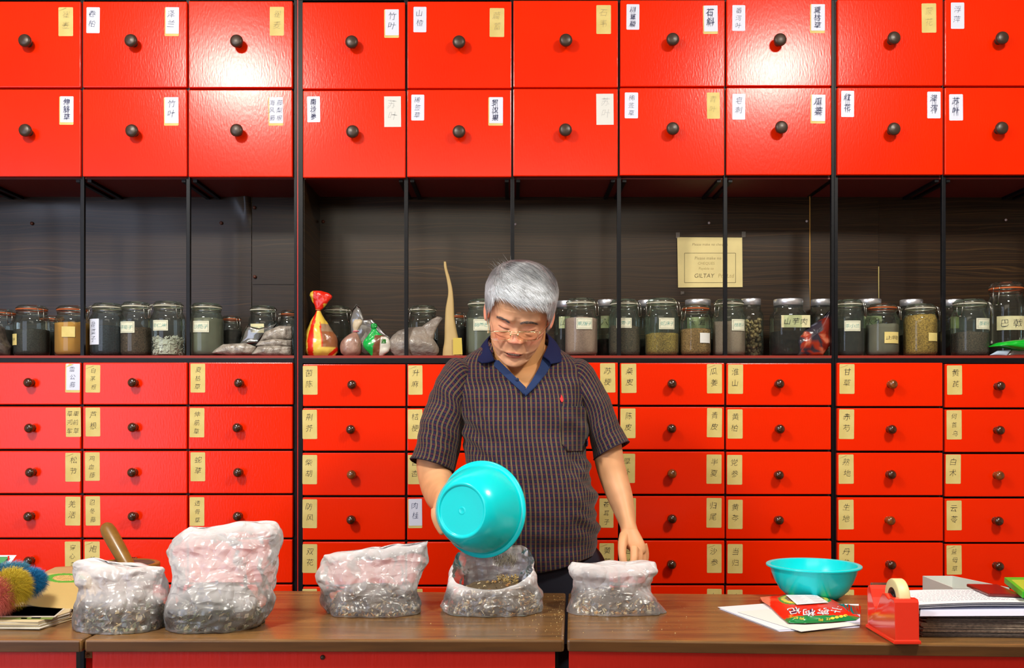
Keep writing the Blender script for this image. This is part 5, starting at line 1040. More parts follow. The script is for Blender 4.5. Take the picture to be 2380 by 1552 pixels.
wall((X0, 2.05), (X1, 2.05), hz, hz); wall((X0, 2.05), (X0, 2.2), hz, hz); wall((X0, 2.2), (X1 - .05, 2.2), hz, hz); wall((X1, 2.05), (X1 - .05, 2.2), hz, hz)
# burgundy phone, green-edged box, white wrapper
ZW = ZT + .0145
ph_ = MB(); q = [onz(x, y, ZW) for x, y in [(2246, 1363), (2298, 1386), (2372, 1388), (2318, 1364)]]; ph_.prism([(p.x, p.y) for p in q], ZW, ZW + .006, 0, .002)
tag(build('burgundy_wallet', ph_, mat('burgundy_leather', (110, 22, 24), .3, coat=.4)), 'flat burgundy leather case with dark edge behind the folded letter', 'wallet')
gbx = empty('green_box', onz(2370, 1372, ZW), 'white and bright green flat box at the right picture edge', 'box')
q = [onz(x, y, ZW + .004) for x, y in [(2334, 1357), (2376, 1392), (2470, 1392), (2440, 1357)]]
build('box_body', MB().prism([(p.x, p.y) for p in q], ZW + .0062, ZW + .018, 0, .001), mat('bright_green_card', (60, 180, 40), .4), gbx)
q2 = [onz(x, y, ZW + .0182) for x, y in [(2350, 1347), (2384, 1374), (2470, 1374), (2440, 1347)]]; build('box_top_print', MB().prism([(p.x, p.y) for p in q2], ZW + .018, ZW + .0184), mat('yellow_green_print', (170, 196, 60), .4), gbx)
# ------------------------------------------------------------------ the man
random.seed(77)
MAN = empty('person', (P(1215, 900, 2.45).x, 2.45, 0), 'grey-haired man in plaid short-sleeved polo shirt and glasses, looking down, tipping a turquoise bowl', 'person')
def sm(a, b, x): t = max(0.0, min(1.0, (x - a) / (b - a))); return t * t * (3 - 2 * t)
def interp(tab, x):
    if x <= tab[0][0]: return tab[0][1]
    for (a, va), (b, vb) in zip(tab, tab[1:]):
        if x <= b: t = (x - a) / (b - a); t = t * t * (3 - 2 * t) * .5 + t * .5; return va + (vb - va) * t
    return tab[-1][1]
def gs(x, z, cx, cz, sx, sz): return math.exp(-((x - cx) / sx) ** 2 - ((z - cz) / sz) ** 2)
WT = [(-.119, 0.0), (-.116, .018), (-.108, .033), (-.096, .047), (-.082, .057), (-.066, .064), (-.045, .069), (-.02, .072), (0, .0735), (.02, .075), (.04, .0755), (.06, .0735), (.08, .066), (.097, .052), (.108, .034), (.115, 0.0)]
FT = [(-.119, -.055), (-.114, -.078), (-.104, -.089), (-.094, -.088), (-.084, -.086), (-.066, -.091), (-.045, -.091), (-.02, -.089), (0, -.088), (.02, -.094), (.04, -.094), (.06, -.086), (.08, -.069), (.097, -.045), (.108, -.022), (.115, .0)]
BT = [(-.119, -.05), (-.114, -.03), (-.104, .0), (-.09, .03), (-.07, .055), (-.045, .076), (-.02, .088), (.01, .096), (.04, .098), (.06, .092), (.08, .077), (.097, .052), (.108, .026), (.115, .0)]
def seg(x, z, ax, az, bx, bz, w):
    t = max(0, min(1, ((x - ax) * (bx - ax) + (z - az) * (bz - az)) / ((bx - ax) ** 2 + (bz - az) ** 2))); d = math.hypot(x - ax - t * (bx - ax), z - az - t * (bz - az)); return math.exp(-(d / w) ** 2)
def face(x, z):
    a = abs(x); d = 0.0
    d += .016 * math.exp(-(x / (.0075 + .007 * sm(.0, -.03, z))) ** 2) * sm(.016, -.029, z) * sm(-.0425, -.0355, z)   # nose ridge and tip
    d += .0065 * gs(x, z, 0, -.030, .013, .008)
    d += .0105 * gs(a, z, .0148, -.0325, .0068, .0062)                       # nostril wings
    d -= .0065 * gs(a, z, .032, .001, .017, .010)                           # sockets
    d += .0080 * gs(a, z, .031, -.0035, .0125, .0075)                        # lowered lids
    d -= .0040 * seg(a, z, .019, -.0095, .043, -.0085, .0016)               # lash crease
    d -= .0012 * seg(a, z, .020, .006, .042, .0055, .0016)                  # lid fold
    d += .0050 * seg(a, z, .016, .020, .045, .021, .008)                    # brow ridge
    d -= .0018 * seg(a, z, .0035, .010, .0055, .026, .0018)                 # frown lines
    d -= .0008 * seg(a, z, .0, .044, .035, .042, .0016); d -= .0007 * seg(a, z, .0, .053, .04, .051, .0016)
    d += .0035 * gs(a, z, .030, -.016, .014, .006); d -= .0016 * seg(a, z, .018, -.014, .036, -.023, .002)   # eye bags
    d += .0065 * gs(a, z, .044, -.036, .018, .020)                          # cheeks
    d += .0030 * gs(a, z, .040, -.066, .016, .020)                          # jowls
    d -= .0030 * seg(a, z, .0200, -.031, .031, -.064, .0034)                # nasolabial folds
    d -= .0022 * seg(a, z, .027, -.074, .033, -.092, .0030)
    d += .0045 * gs(x, z, 0, -.068, .022, .012)                             # mouth mound
    d += .0036 * seg(a, z, .0, -.0655, .018, -.0688, .0030) + .0046 * seg(a, z, .0, -.0800, .014, -.0775, .0038)
    d -= .0075 * seg(a, z, .0, -.0722, .0195, -.0728, .0026)                # parted lips
    d -= .0014 * seg(x, z, 0, -.044, 0, -.061, .0026)
    d -= .0030 * gs(x, z, 0, -.0885, .016, .0045); d += .0050 * gs(x, z, 0, -.101, .017, .011)
    return d
def head_local(z, a):
    w, yf, yb = interp(WT, z), interp(FT, z), interp(BT, z); c, s = math.cos(a), math.sin(a); ym = yf * .35 + yb * .65 if z < -.03 else (yf + yb) / 2
    if s < 0: e = .84; x = w * math.copysign(abs(c) ** e, c); y = ym + (ym - yf) * math.copysign(abs(s) ** .92, s)
    else: x = w * math.copysign(abs(c) ** .95, c); y = ym + (yb - ym) * s
    if s < 0:
        k = sm(0, .35, -s); x_ = x; y -= face(x_, z) * k
    return Vector((x, y, z))
rows = 230; N = 260; zs = []
for i in range(rows + 1):
    t = i / rows; zs.append(-.119 + .234 * (0.5 - 0.5 * math.cos(math.pi * t)) * .55 + .234 * t * .45)
angs = []
for j in range(N): t = j / N; a = 2 * math.pi * t; angs.append(a - .30 * math.sin(2 * (a + math.pi / 2)) * .0 + .34 * math.cos(a))   # denser at the face
HS = .955
ROT = (Matrix.Rotation(R(7.5), 3, 'Y') @ Matrix.Rotation(R(0), 3, 'Z') @ Matrix.Rotation(R(31), 3, 'X'))
tip = Vector((0, -.1125, -.030)); HO = P(1197, 797, 2.275) - ROT @ tip * HS
def HW(v): return HO + ROT @ (v * HS)
hl = []; hf = []
for z in zs:
    for a in angs: hl.append(head_local(z, a))
for i in range(rows):
    for j in range(N): hf.append((i * N + j, i * N + (j + 1) % N, (i + 1) * N + (j + 1) % N, (i + 1) * N + j))
hf.append(tuple(range(N))[::-1]); hf.append(tuple(rows * N + j for j in range(N)))
SK = lin((240, 182, 144)); PK = lin((238, 142, 122)); LIP = lin((190, 92, 84)); DK = lin((92, 52, 44)); TN = lin((216, 158, 104))
def mixc(a, b, t): return tuple(x + (y - x) * t for x, y in zip(a, b))
def skincol(p):
    x, y, z = p; a = abs(x); c = SK
    if y < .0:
        c = mixc(c, PK, .65 * gs(a, z, .040, -.034, .020, .018)); c = mixc(c, PK, .75 * gs(x, z, 0, -.029, .016, .013)); c = mixc(c, PK, .4 * gs(a, z, .03, -.002, .018, .012))
        lp = max(seg(a, z, 0, -.0662, .017, -.0695, .0032), seg(a, z, 0, -.0795, .013, -.077, .0042)); c = mixc(c, LIP, min(1, lp * 1.1) * .85)
        c = mixc(c, lin((110, 40, 40)), .95 * min(1, 1.4 * seg(a, z, 0, -.0722, .017, -.0728, .0024)))
        c = mixc(c, DK, .85 * seg(a, z, .020, -.0098, .042, -.0088, .0017)); c = mixc(c, DK, .8 * gs(a, z, .0085, -.0395, .0042, .0018))
        c = mixc(c, TN, .5 * sm(.02, .06, z))
    n = noise.noise(Vector((x * 90, y * 90, z * 90))) * .10; return tuple(max(0, k * (1 + n)) for k in c)
body = MB(); body.add([HW(v) for v in hl], hf, 0, True, col=[skincol(v) for v in hl])
HB = BVHTree.FromPolygons([HW(v) for v in hl], hf)
for nm, v in (('eyes', Vector((0, -.088, -.004))), ('nose', tip), ('chin', Vector((0, -.09, -.108))), ('crown', Vector((0, .0, .115))), ('earL', Vector((-.078, .005, -.005))), ('earR', Vector((.078, .005, -.005)))):
    w = HW(v); print('LM', nm, round(CX + w.x / w.y * F), round(HY - (w.z - CH) / w.y * F), round(w.y, 3))
# ears
for s in (-1, 1):
    b = bmesh.new(); bmesh.ops.create_icosphere(b, subdivisions=4, radius=1); vs = []
    for v in b.verts:
        p = v.co; rim = math.hypot(p.y, p.z); out = p.x * s
        d = -.5 * math.exp(-(rim / .62) ** 4) * (1 if out > 0 else 0) + .25 * math.exp(-((rim - .86) / .14) ** 2)
        q = Vector((s * (.0065 * p.x * s + .007 * d), .0175 * p.y * (1 - .28 * (p.z < 0) * abs(p.z)), .027 * p.z))
        q = Matrix.Rotation(R(-14), 3, 'X') @ (Matrix.Rotation(R(-24 * s), 3, 'Z') @ q); vs.append(q + Vector((s * .0790, .010, -.012)))
    b.verts.index_update(); body.add([HW(v) for v in vs], [[v.index for v in f.verts] for f in b.faces], 0, True, col=[mixc(SK, PK, .6)] * len(vs)); b.free()
# torso surface, shared by shirt and body
TOR = [(1335, 1092, 1384, 2.455, .150), (1300, 1089, 1386, 2.45, .156), (1260, 1087, 1385, 2.445, .160), (1210, 1088, 1384, 2.435, .164), (1160, 1087, 1383, 2.43, .160), (1110, 1084, 1377, 2.43, .150), (1060, 1078, 1370, 2.435, .140), (1010, 1072, 1366, 2.44, .132), (960, 1062, 1372, 2.445, .124), (915, 1046, 1384, 2.45, .116), (880, 1036, 1378, 2.455, .108), (855, 1048, 1362, 2.46, .100), (835, 1072, 1338, 2.465, .090), (818, 1098, 1312, 2.465, .080), (804, 1122, 1288, 2.46, .070), (792, 1136, 1276, 2.455, .066)]
def torso(n, k, shrink=0.0, wr=1.0):
    rw = catmull([list(r) for r in TOR], k); vs = []; uv = []; v_ = 0; prev = None
    for ri, (py, xl, xr, Yc, ry) in enumerate(rw):
        A, B_ = P(xl, py, Yc), P(xr, py, Yc); c = (A + B_) / 2; hw = (B_.x - A.x) / 2 - shrink; rr = ry - shrink; ring = []
        for j in range(n + 1):
            t = -math.pi / 2 + 2 * math.pi * j / n; ct, st = math.cos(t), math.sin(t); e = .86
            p = c + Vector((hw * math.copysign(abs(ct) ** e, ct), rr * math.copysign(abs(st) ** e, st), 0))
            # slope of the shoulders: the front hangs a little lower than the nape
            p.z += -0.018 * st * -1 * sm(.84, .0, (py - 790) / 130) if py < 915 else 0
            if wr:
                q = p; w = .0045 * noise.noise(Vector((q.x * 7, q.y * 5, q.z * 15 + q.x * 9))) + .0025 * noise.noise(Vector((q.x * 16, 3, q.z * 34)))
                sidew = sm(.06, .15, abs(q.x - c.x)); w += .007 * sidew * noise.noise(Vector((q.x * 5, 7, q.z * 42 + q.x * 30))) * sm(1300, 1200, py) * sm(930, 1010, py)
                w += .003 * noise.noise(Vector((1, q.x * 26 + q.z * 6, q.z * 3)))
                w += .006 * noise.noise(Vector((q.x * 9 + q.z * 7, 5, q.z * 13 - abs(q.x - c.x) * 16))) * sm(.03, .12, abs(q.x - c.x)); w *= 1.8 * sm(800, 860, py) * wr; nr = Vector((ct * rr, st * hw, 0)).normalized(); p = p + nr * w
            ring.append(p)
        arc = [0]
        for a, b in zip(ring, ring[1:]): arc.append(arc[-1] + (b - a).length)
        if prev is not None: v_ += (ring[0] - prev).length
        prev = ring[0]; tot = arc[-1]
        for j, p in enumerate(ring): vs.append(p); u = arc[j] if j <= n / 2 else arc[j] - tot; uv.append((u if abs(j - n / 2) > .5 else tot / 2, v_))
    m = len(rw); fs = [(i * (n + 1) + j, i * (n + 1) + j + 1, (i + 1) * (n + 1) + j + 1, (i + 1) * (n + 1) + j) for i in range(m - 1) for j in range(n)]
    return vs, fs, uv
def pxof(p): return (p.x / p.y * F + CX, HY - (p.z - CH) / p.y * F)
def inpoly(x, y, poly):
    c = False; j = len(poly) - 1
    for i in range(len(poly)):
        if ((poly[i][1] > y) != (poly[j][1] > y)) and x < (poly[j][0] - poly[i][0]) * (y - poly[i][1]) / (poly[j][1] - poly[i][1]) + poly[i][0]: c = not c
        j = i
    return c
tv, tf, tuv = torso(220, 9)
TB = BVHTree.FromPolygons(tv, tf)
VN = [(1143, 780), (1146, 838), (1180, 872), (1221, 915), (1246, 880), (1276, 842), (1284, 780)]      # open neck
def vn_cut(f):
    c = sum((tv[i] for i in f), Vector()) / len(f); x, y = pxof(c); return c.y < 2.44 and inpoly(x, y, VN)
def z_hem(p):
    x, y = pxof(p)
    return P(0, 1300, 2.45).z + .003 * math.sin(x * .03) + (.022 * sm(1290, 1392, x)) - .010 * math.exp(-((x - 1235) / 70) ** 2)
def plaid():
    m = bpy.data.materials.new('plaid_shirt_cloth'); m.use_nodes = True; nt = m.node_tree; b = nt.nodes['Principled BSDF']; b.inputs['Roughness'].default_value = .85; b.inputs['Specular IOR Level'].default_value = .15
    b.inputs['Sheen Weight'].default_value = .15
    uv = nt.nodes.new('ShaderNodeUVMap'); sx = nt.nodes.new('ShaderNodeSeparateXYZ'); nt.links.new(uv.outputs[0], sx.inputs[0])
    def mth(op, a, bb=None, c=None):
        n = nt.nodes.new('ShaderNodeMath'); n.operation = op
        for i, q in enumerate((a, bb, c)):
            if q is None: continue
            if isinstance(q, (int, float)): n.inputs[i].default_value = q
            else: nt.links.new(q, n.inputs[i])
        return n.outputs[0]
    PU, PV = .0113, .0108
    fu = mth('FRACT', mth('DIVIDE', sx.outputs[0], PU)); fv = mth('FRACT', mth('DIVIDE', sx.outputs[1], PV))
    def band(f, c, w): return mth('LESS_THAN', mth('ABSOLUTE', mth('SUBTRACT', f, c)), w)
    def mix(fac, a, bb):
        n = nt.nodes.new('ShaderNodeMix'); n.data_type = 'RGBA'; nt.links.new(fac, n.inputs[0])
        for k, q in ((6, a), (7, bb)):
            if isinstance(q, tuple): n.inputs[k].default_value = rgba(q)
            else: nt.links.new(q, n.inputs[k])
        return n.outputs[2]
    c = mix(band(fv, .5, .22), (26, 27, 58), (74, 36, 54))
    c = mix(mth('MULTIPLY', band(fu, .5, .26), 0.5), c, (14, 16, 28))
    c = mix(mth('MULTIPLY', mth('MAXIMUM', band(fu, .40, .04), band(fu, .60, .04)), .8), c, (160, 142, 92))
    c = mix(mth('MULTIPLY', band(fv, .0, .05), 0.3), c, (120, 110, 90))
    nt.links.new(c, b.inputs['Base Color']); return m
M['plaid'] = plaid(); M['hemcloth'] = mat('dark_plaid_hem', (44, 32, 48), .85)
M['navy'] = mat('navy_ribbed_knit', (26, 36, 78), .8, spec=.2, bump=.4, bscale=700, bdist=.001)
M['navy2'] = mat('navy_placket_cotton', (38, 56, 98), .8, spec=.2)
keep = [f for f in tf if not vn_cut(f) and any(tv[i].z > z_hem(tv[i]) for i in f)]
tv = [Vector((p.x, p.y, max(p.z, z_hem(p)))) for p in tv]
shirt = build('polo_shirt', MB().add(tv, keep, 0, True, uv=tuv), M['plaid'], MAN)
shirt.modifiers.new('thickness', 'SOLIDIFY').thickness = .002
# sleeves from their outlines: (outer px, inner px, Y centre, depth radius)
def limb(rws, k, n, e=.95, wr=0, capa=False, capb=False, sd=0):
    rw = catmull([list(r) for r in rws], k); vs = []; uv = []; L = 0; pc = None
    cs = [((P(r[0], r[1], r[4]) + P(r[2], r[3], r[4])) / 2) for r in rw]
    for i, r in enumerate(rw):
        A, B_ = P(r[0], r[1], r[4]), P(r[2], r[3], r[4]); c = cs[i]; u = (A - B_) / 2; d = (cs[min(i + 1, len(cs) - 1)] - cs[max(i - 1, 0)]).normalized()
        w = d.cross(u).normalized()
        if w.y > 0: w = -w
        w *= r[5]; ring = []
        if pc is not None: L += (c - pc).length
        pc = c
        for j in range(n + 1):
            t = 2 * math.pi * j / n; ct, st = math.cos(t), math.sin(t); p = c + u * math.copysign(abs(ct) ** e, ct) + w * math.copysign(abs(st) ** e, st)
            if wr: q = p; p = p + (p - c).normalized() * (wr * (noise.noise(Vector((q.x * 11 + sd, q.y * 9, q.z * 24 + q.x * 14))) + .5 * noise.noise(Vector((q.x * 30, q.y * 20, q.z * 44 + sd)))) * sm(0, .06, L))
            ring.append(p)
        arc = 0
        for j, p in enumerate(ring):
            if j: arc += (p - ring[j - 1]).length
            vs.append(p); uv.append((arc, L))
    m = len(rw); fs = [(i * (n + 1) + j, i * (n + 1) + j + 1, (i + 1) * (n + 1) + j + 1, (i + 1) * (n + 1) + j) for i in range(m - 1) for j in range(n)]
    return vs, fs, uv
SL = [(1090, 842, 1112, 905, 2.468, .050), (1050, 838, 1098, 925, 2.46, .078), (1024, 868, 1088, 945, 2.452, .084), (1003, 915, 1078, 972, 2.445, .082), (985, 968, 1074, 1005, 2.432, .078), (970, 1022, 1066, 1050, 2.42, .074), (956, 1067, 1051, 1096, 2.41, .070)]
SR = [(1318, 838, 1298, 905, 2.468, .050), (1358, 836, 1318, 930, 2.46, .078), (1386, 868, 1340, 955, 2.455, .082), (1408, 912, 1360, 985, 2.45, .080), (1427, 955, 1368, 1012, 2.445, .076), (1446, 995, 1374, 1042, 2.44, .072), (1462, 1026, 1380, 1068, 2.435, .068)]
for S_, nm, sd in ((SL, 'l', 3), (SR, 'r', 8)):
    v, f, u = limb(S_, 9, 90, wr=.006, sd=sd)
    if nm == 'r': u = [(a + .004, b) for a, b in u]
    o = build('sleeve', MB().add(v, f, 0, True, uv=u), M['plaid'], shirt, org=WO[MAN.name]); o.location = (0, 0, 0); o.modifiers.new('thickness', 'SOLIDIFY').thickness = .0025
    h = MB(); e0 = v[-91:-1]; h.tube([p for p in e0], .0014, 6, closed=True); build('sleeve_hem', h, M['hemcloth'], shirt)
# patches that lie on the chest
def patch(name, poly, off, m, parent, th=.0018, bv=None, uvm=False, n=26, lift=None, crv=0.0):
    xs = [p[0] for p in poly]; ys = [p[1] for p in poly]; bm = bmesh.new(); b = [bm.verts.new((x, y, 0)) for x, y in poly]; bm.faces.new(b)
    st = max(max(xs) - min(xs), max(ys) - min(ys)) / n
    for ax, lo, hi in ((0, min(xs), max(xs)), (1, min(ys), max(ys))):
        q = lo + st * .5
        while q < hi:
            no = Vector((1, 0, 0)) if ax == 0 else Vector((0, 1, 0)); co = Vector((q, 0, 0)) if ax == 0 else Vector((0, q, 0))
            bmesh.ops.bisect_plane(bm, geom=list(bm.verts) + list(bm.edges) + list(bm.faces), plane_co=co, plane_no=no); q += st
    bm.verts.index_update(); vs = [cast(bv or TB, v.co.x, v.co.y, off + (lift(v.co.x, v.co.y) if lift else 0), 2.36) for v in bm.verts]
    fs = [[v.index for v in f.verts] for f in bm.faces]; uv = [(p.x, -p.z) for p in vs] if uvm else None; bm.free()
    o = build(name, MB().add(vs, fs, 0, True, uv=uv), m, parent); s = o.modifiers.new('thickness', 'SOLIDIFY'); s.thickness = th; s.offset = 0; return o
patch('chest_pocket', [(1304, 944), (1366, 944), (1366, 1035), (1352, 1048), (1320, 1048), (1306, 1030)], .0036, M['plaid'], shirt, uvm=True)
patch('placket', [(1150, 836), (1160, 838), (1190, 868), (1222, 900), (1218, 918), (1206, 905), (1170, 872), (1148, 850)], .004, M['navy2'], shirt)
patch('placket', [(1262, 826), (1282, 846), (1270, 868), (1244, 900), (1222, 921), (1216, 912), (1236, 884), (1254, 852)], .005, M['navy2'], shirt)
patch('shirt_logo', [(1304, 917), (1307, 921), (1309, 926), (1309, 932), (1306, 935), (1303, 931), (1301, 926), (1303, 923)], .003, mat('red_embroidery', (214, 40, 44), .7), shirt, n=8)
def collar_piece(rings, m):
    """rings: list of rows of (px, py, Y)"""
    rw = [catmull([list(p) for p in r], 6) for r in rings]; k = len(rw[0]); vs = []
    cols_ = [catmull([r[i] for r in rw], 5) for i in range(k)]; mm = len(cols_[0])
    for j in range(mm):
        for i in range(k): p = cols_[i][j]; vs.append(P(*p))
    fs = [(j * k + i, j * k + i + 1, (j + 1) * k + i + 1, (j + 1) * k + i) for j in range(mm - 1) for i in range(k - 1)]
    o = build('collar', MB().add(vs, fs, 0, True), m, shirt); s = o.modifiers.new('thickness', 'SOLIDIFY'); s.thickness = .0035; s.offset = 0
# left flap: from the neck line (inner row) down to the outer edge
collar_piece([[(1215, 776, 2.535), (1160, 776, 2.52), (1138, 782, 2.48), (1135, 800, 2.43), (1150, 838, 2.375)], [(1215, 790, 2.55), (1150, 790, 2.53), (1124, 798, 2.485), (1122, 818, 2.42), (1136, 842, 2.365)], [(1215, 806, 2.56), (1140, 806, 2.54), (1114, 816, 2.49), (1109, 836, 2.41), (1120, 843, 2.362)]], M['navy'])
collar_piece([[(1215, 776, 2.535), (1258, 774, 2.52), (1272, 778, 2.48), (1274, 800, 2.43), (1262, 828, 2.375)], [(1215, 790, 2.55), (1268, 786, 2.53), (1290, 794, 2.485), (1294, 816, 2.42), (1276, 838, 2.365)], [(1215, 806, 2.56), (1276, 804, 2.54), (1302, 816, 2.49), (1311, 838, 2.41), (1280, 846, 2.362)]], M['navy'])
bt_ = MB(); bp_ = cast(TB, 1202, 882, .006); bt_.lathe([(.0045, 0), (.0045, -.001), (.003, -.0018), (0, -.0012)], bp_, 16, axis=(0, 1, 0)); build('button', bt_, mat('navy_button', (30, 44, 78), .3), shirt)
# bare body: torso and neck in one, forearms and hands fused, then joined with the head
bv_, bf_, bu_ = torso(100, 4, shrink=.019, wr=0); bf_ = [f for f in bf_ if min(bv_[i].z for i in f) > P(0, 1240, 2.45).z]
def bcol(p): return tuple(k * (1 + .1 * noise.noise(p * 60)) for k in TN)
body.add(bv_, bf_, 0, True, col=[bcol(p) for p in bv_])
nk = [(905, 1150, 1262, 2.455, .070), (880, 1146, 1266, 2.450, .066), (850, 1144, 1266, 2.442, .062), (825, 1143, 1264, 2.435, .060), (800, 1142, 1266, 2.43, .060), (770, 1142, 1268, 2.425, .06), (745, 1146, 1266, 2.42, .058)]
v_, f_ = loft_px([(a, b, a, c, d, e) for a, b, c, d, e in nk], 6, 90, e=1.0); body.add(v_, f_, 0, True, col=[bcol(p) for p in v_])
def fuse(mb, vox=.0022, it=6):
    o = build('tmp', mb, M['cmix']); md = o.modifiers.new('r', 'REMESH'); md.mode = 'VOXEL'; md.voxel_size = vox; s = o.modifiers.new('s', 'SMOOTH'); s.iterations = it; s.factor = .5
    dg = bpy.context.evaluated_depsgraph_get(); dg.update(); me = bpy.data.meshes.new_from_object(o.evaluated_get(dg)); off = o.location.copy()
    vs = [v.co + off for v in me.vertices]; fs = [tuple(p.vertices) for p in me.polygons]; bpy.data.objects.remove(o); bpy.data.meshes.remove(me); return vs, fs
def closed_limb(rws, k=7, n=40):
    v, f, u = limb(rws, k, n, e=1.0); m = MB(); m.add(v, f); nn = n + 1; L_ = len(v)
    a, b = sum(v[:n], Vector()) / n, sum(v[-nn:-1], Vector()) / n; m.add([a, b], []); m.f += [[j + 1, j, L_] for j in range(n)] + [[L_ - nn + j, L_ - nn + j + 1, L_ + 1] for j in range(n)]; m.m += [0] * (2 * n); m.smooth += [True] * (2 * n)
    # weld the seam column
    for i in range(L_ // nn): m.v[i * nn + n] = m.v[i * nn].copy()
    bm = bmesh.new(); vv = [bm.verts.new(p) for p in m.v]
    for q in m.f:
        try: bm.faces.new([vv[i] for i in q])
        except ValueError: pass
    bmesh.ops.remove_doubles(bm, verts=bm.verts, dist=1e-5); bmesh.ops.recalc_face_normals(bm, faces=bm.faces); out = MB(); out.bm(bm, 0, True); return out
def finger(m, pts):
    c = [P(a, b, y) for a, b, y, r in pts]; rr = [r for *_, r in pts]; cc = catmull([[p.x, p.y, p.z, r] for p, r in zip(c, rr)], 5); q = [Vector(x[:3]) for x in cc]; r_ = [x[3] for x in cc]
    d = (q[-1] - q[-2]).normalized(); q += [q[-1] + d * r_[-1] * .5, q[-1] + d * r_[-1] * .85, q[-1] + d * r_[-1]]; r_ += [r_[-1] * .86, r_[-1] * .5, .001]; m.tube(q, r_, 14)
armL = closed_limb([(1000, 960, 1060, 985, 2.43, .050), (975, 1040, 1052, 1065, 2.42, .050), (968, 1078, 1050, 1100, 2.41, .048), (974, 1112, 1056, 1128, 2.385, .046), (985, 1138, 1056, 1150, 2.335, .043), (997, 1155, 1052, 1160, 2.285, .036), (1006, 1167, 1044, 1170, 2.235, .030), (1008, 1178, 1040, 1178, 2.205, .024)])
mL = MB(); mL.add(armL.v, armL.f)
pl = closed_limb([(1008, 1168, 1044, 1168, 2.225, .020), (1006, 1180, 1044, 1182, 2.205, .017), (1006, 1192, 1042, 1198, 2.198, .0145), (1012, 1206, 1042, 1212, 2.195, .012)]); mL.add(pl.v, pl.f)
finger(mL, [(1014, 1184, 2.192, .012), (1013, 1200, 2.184, .0105), (1018, 1218, 2.182, .0092), (1027, 1236, 2.180, .0075)])
finger(mL, [(1022, 1192, 2.205, .011), (1024, 1208, 2.206, .010), (1031, 1226, 2.20, .009), (1041, 1240, 2.19, .0075)])
finger(mL, [(1031, 1195, 2.212, .011), (1036, 1212, 2.216, .010), (1045, 1228, 2.21, .0088), (1056, 1238, 2.198, .0075)])
finger(mL, [(1038, 1190, 2.215, .010), (1047, 1204, 2.222, .0088), (1058, 1216, 2.216, .008), (1068, 1222, 2.205, .0068)])
finger(mL, [(1020, 1168, 2.212, .013), (1034, 1166, 2.198, .0115), (1050, 1170, 2.190, .010), (1064, 1178, 2.186, .0085)])
armR = closed_limb([(1430, 980, 1380, 1010, 2.44, .050), (1444, 1030, 1380, 1055, 2.435, .048), (1450, 1070, 1385, 1085, 2.43, .046), (1460, 1110, 1396, 1120, 2.42, .044), (1470, 1150, 1412, 1158, 2.40, .042), (1475, 1185, 1428, 1192, 2.375, .036), (1478, 1215, 1441, 1222, 2.35, .028), (1484, 1238, 1444, 1240, 2.335, .021)])
mR = MB(); mR.add(armR.v, armR.f)
pr2 = closed_limb([(1480, 1228, 1444, 1230, 2.34, .020), (1490, 1246, 1441, 1246, 2.33, .0185), (1499, 1264, 1446, 1264, 2.32, .0170), (1502, 1278, 1464, 1280, 2.316, .0150), (1499, 1286, 1472, 1288, 2.314, .012)]); mR.add(pr2.v, pr2.f)
finger(mR, [(1452, 1242, 2.325, .0125), (1447, 1262, 2.306, .0110), (1446, 1284, 2.292, .0095), (1449, 1306, 2.286, .0088), (1453, 1324, 2.288, .0072)])
finger(mR, [(1474, 1272, 2.300, .0100), (1474, 1296, 2.284, .0090), (1471, 1316, 2.280, .0082), (1468, 1332, 2.288, .0068)])
finger(mR, [(1484, 1276, 2.310, .0098), (1486, 1302, 2.300, .0090), (1483, 1326, 2.294, .0082), (1478, 1342, 2.300, .0070)])
finger(mR, [(1491, 1272, 2.322, .0095), (1495, 1298, 2.318, .0088), (1492, 1322, 2.312, .0080), (1488, 1336, 2.316, .0068)])
finger(mR, [(1496, 1264, 2.336, .0085), (1501, 1286, 2.336, .0078), (1500, 1304, 2.334, .0070), (1497, 1316, 2.336, .0060)])
for m_ in (mL, mR):
    v, f = fuse(m_, .0016, 4); body.add(v, f, 0, True, col=[tuple(k * (1 + .12 * noise.noise(p * 50)) for k in mixc(TN, SK, .4 + .3 * noise.noise(p * 14))) for p in v])
# teeth: a short strip behind the parted lips
tm = MB()
for i in range(7):
    x = (i - 3) * .0042; tm.box(-.0018, .0018, -.001, .001, -.0022, .0022, 0, .0007); k = len(tm.v); n8 = k - (0 if i == 0 else 0)
    cnt = 24 if False else None
base_n = len(tm.v) // 7; tvs = []
for i in range(7):
    x = (i - 3) * .0041; yy = -.0925 + abs(x) ** 2 * 12
    for q in range(base_n): p = tm.v[i * base_n + q]; tvs.append(HW(Vector((x + p.x, yy + p.y, -.0706 + p.z))))
body.add(tvs, tm.f, 0, False, col=[lin((226, 214, 196))] * len(tvs))
M['skin'] = mat('skin', attr='Col', rough=.5, spec=.35, sss=.12, bump=.12, bscale=420, bdist=.0006)
build('body', body, M['skin'], MAN)
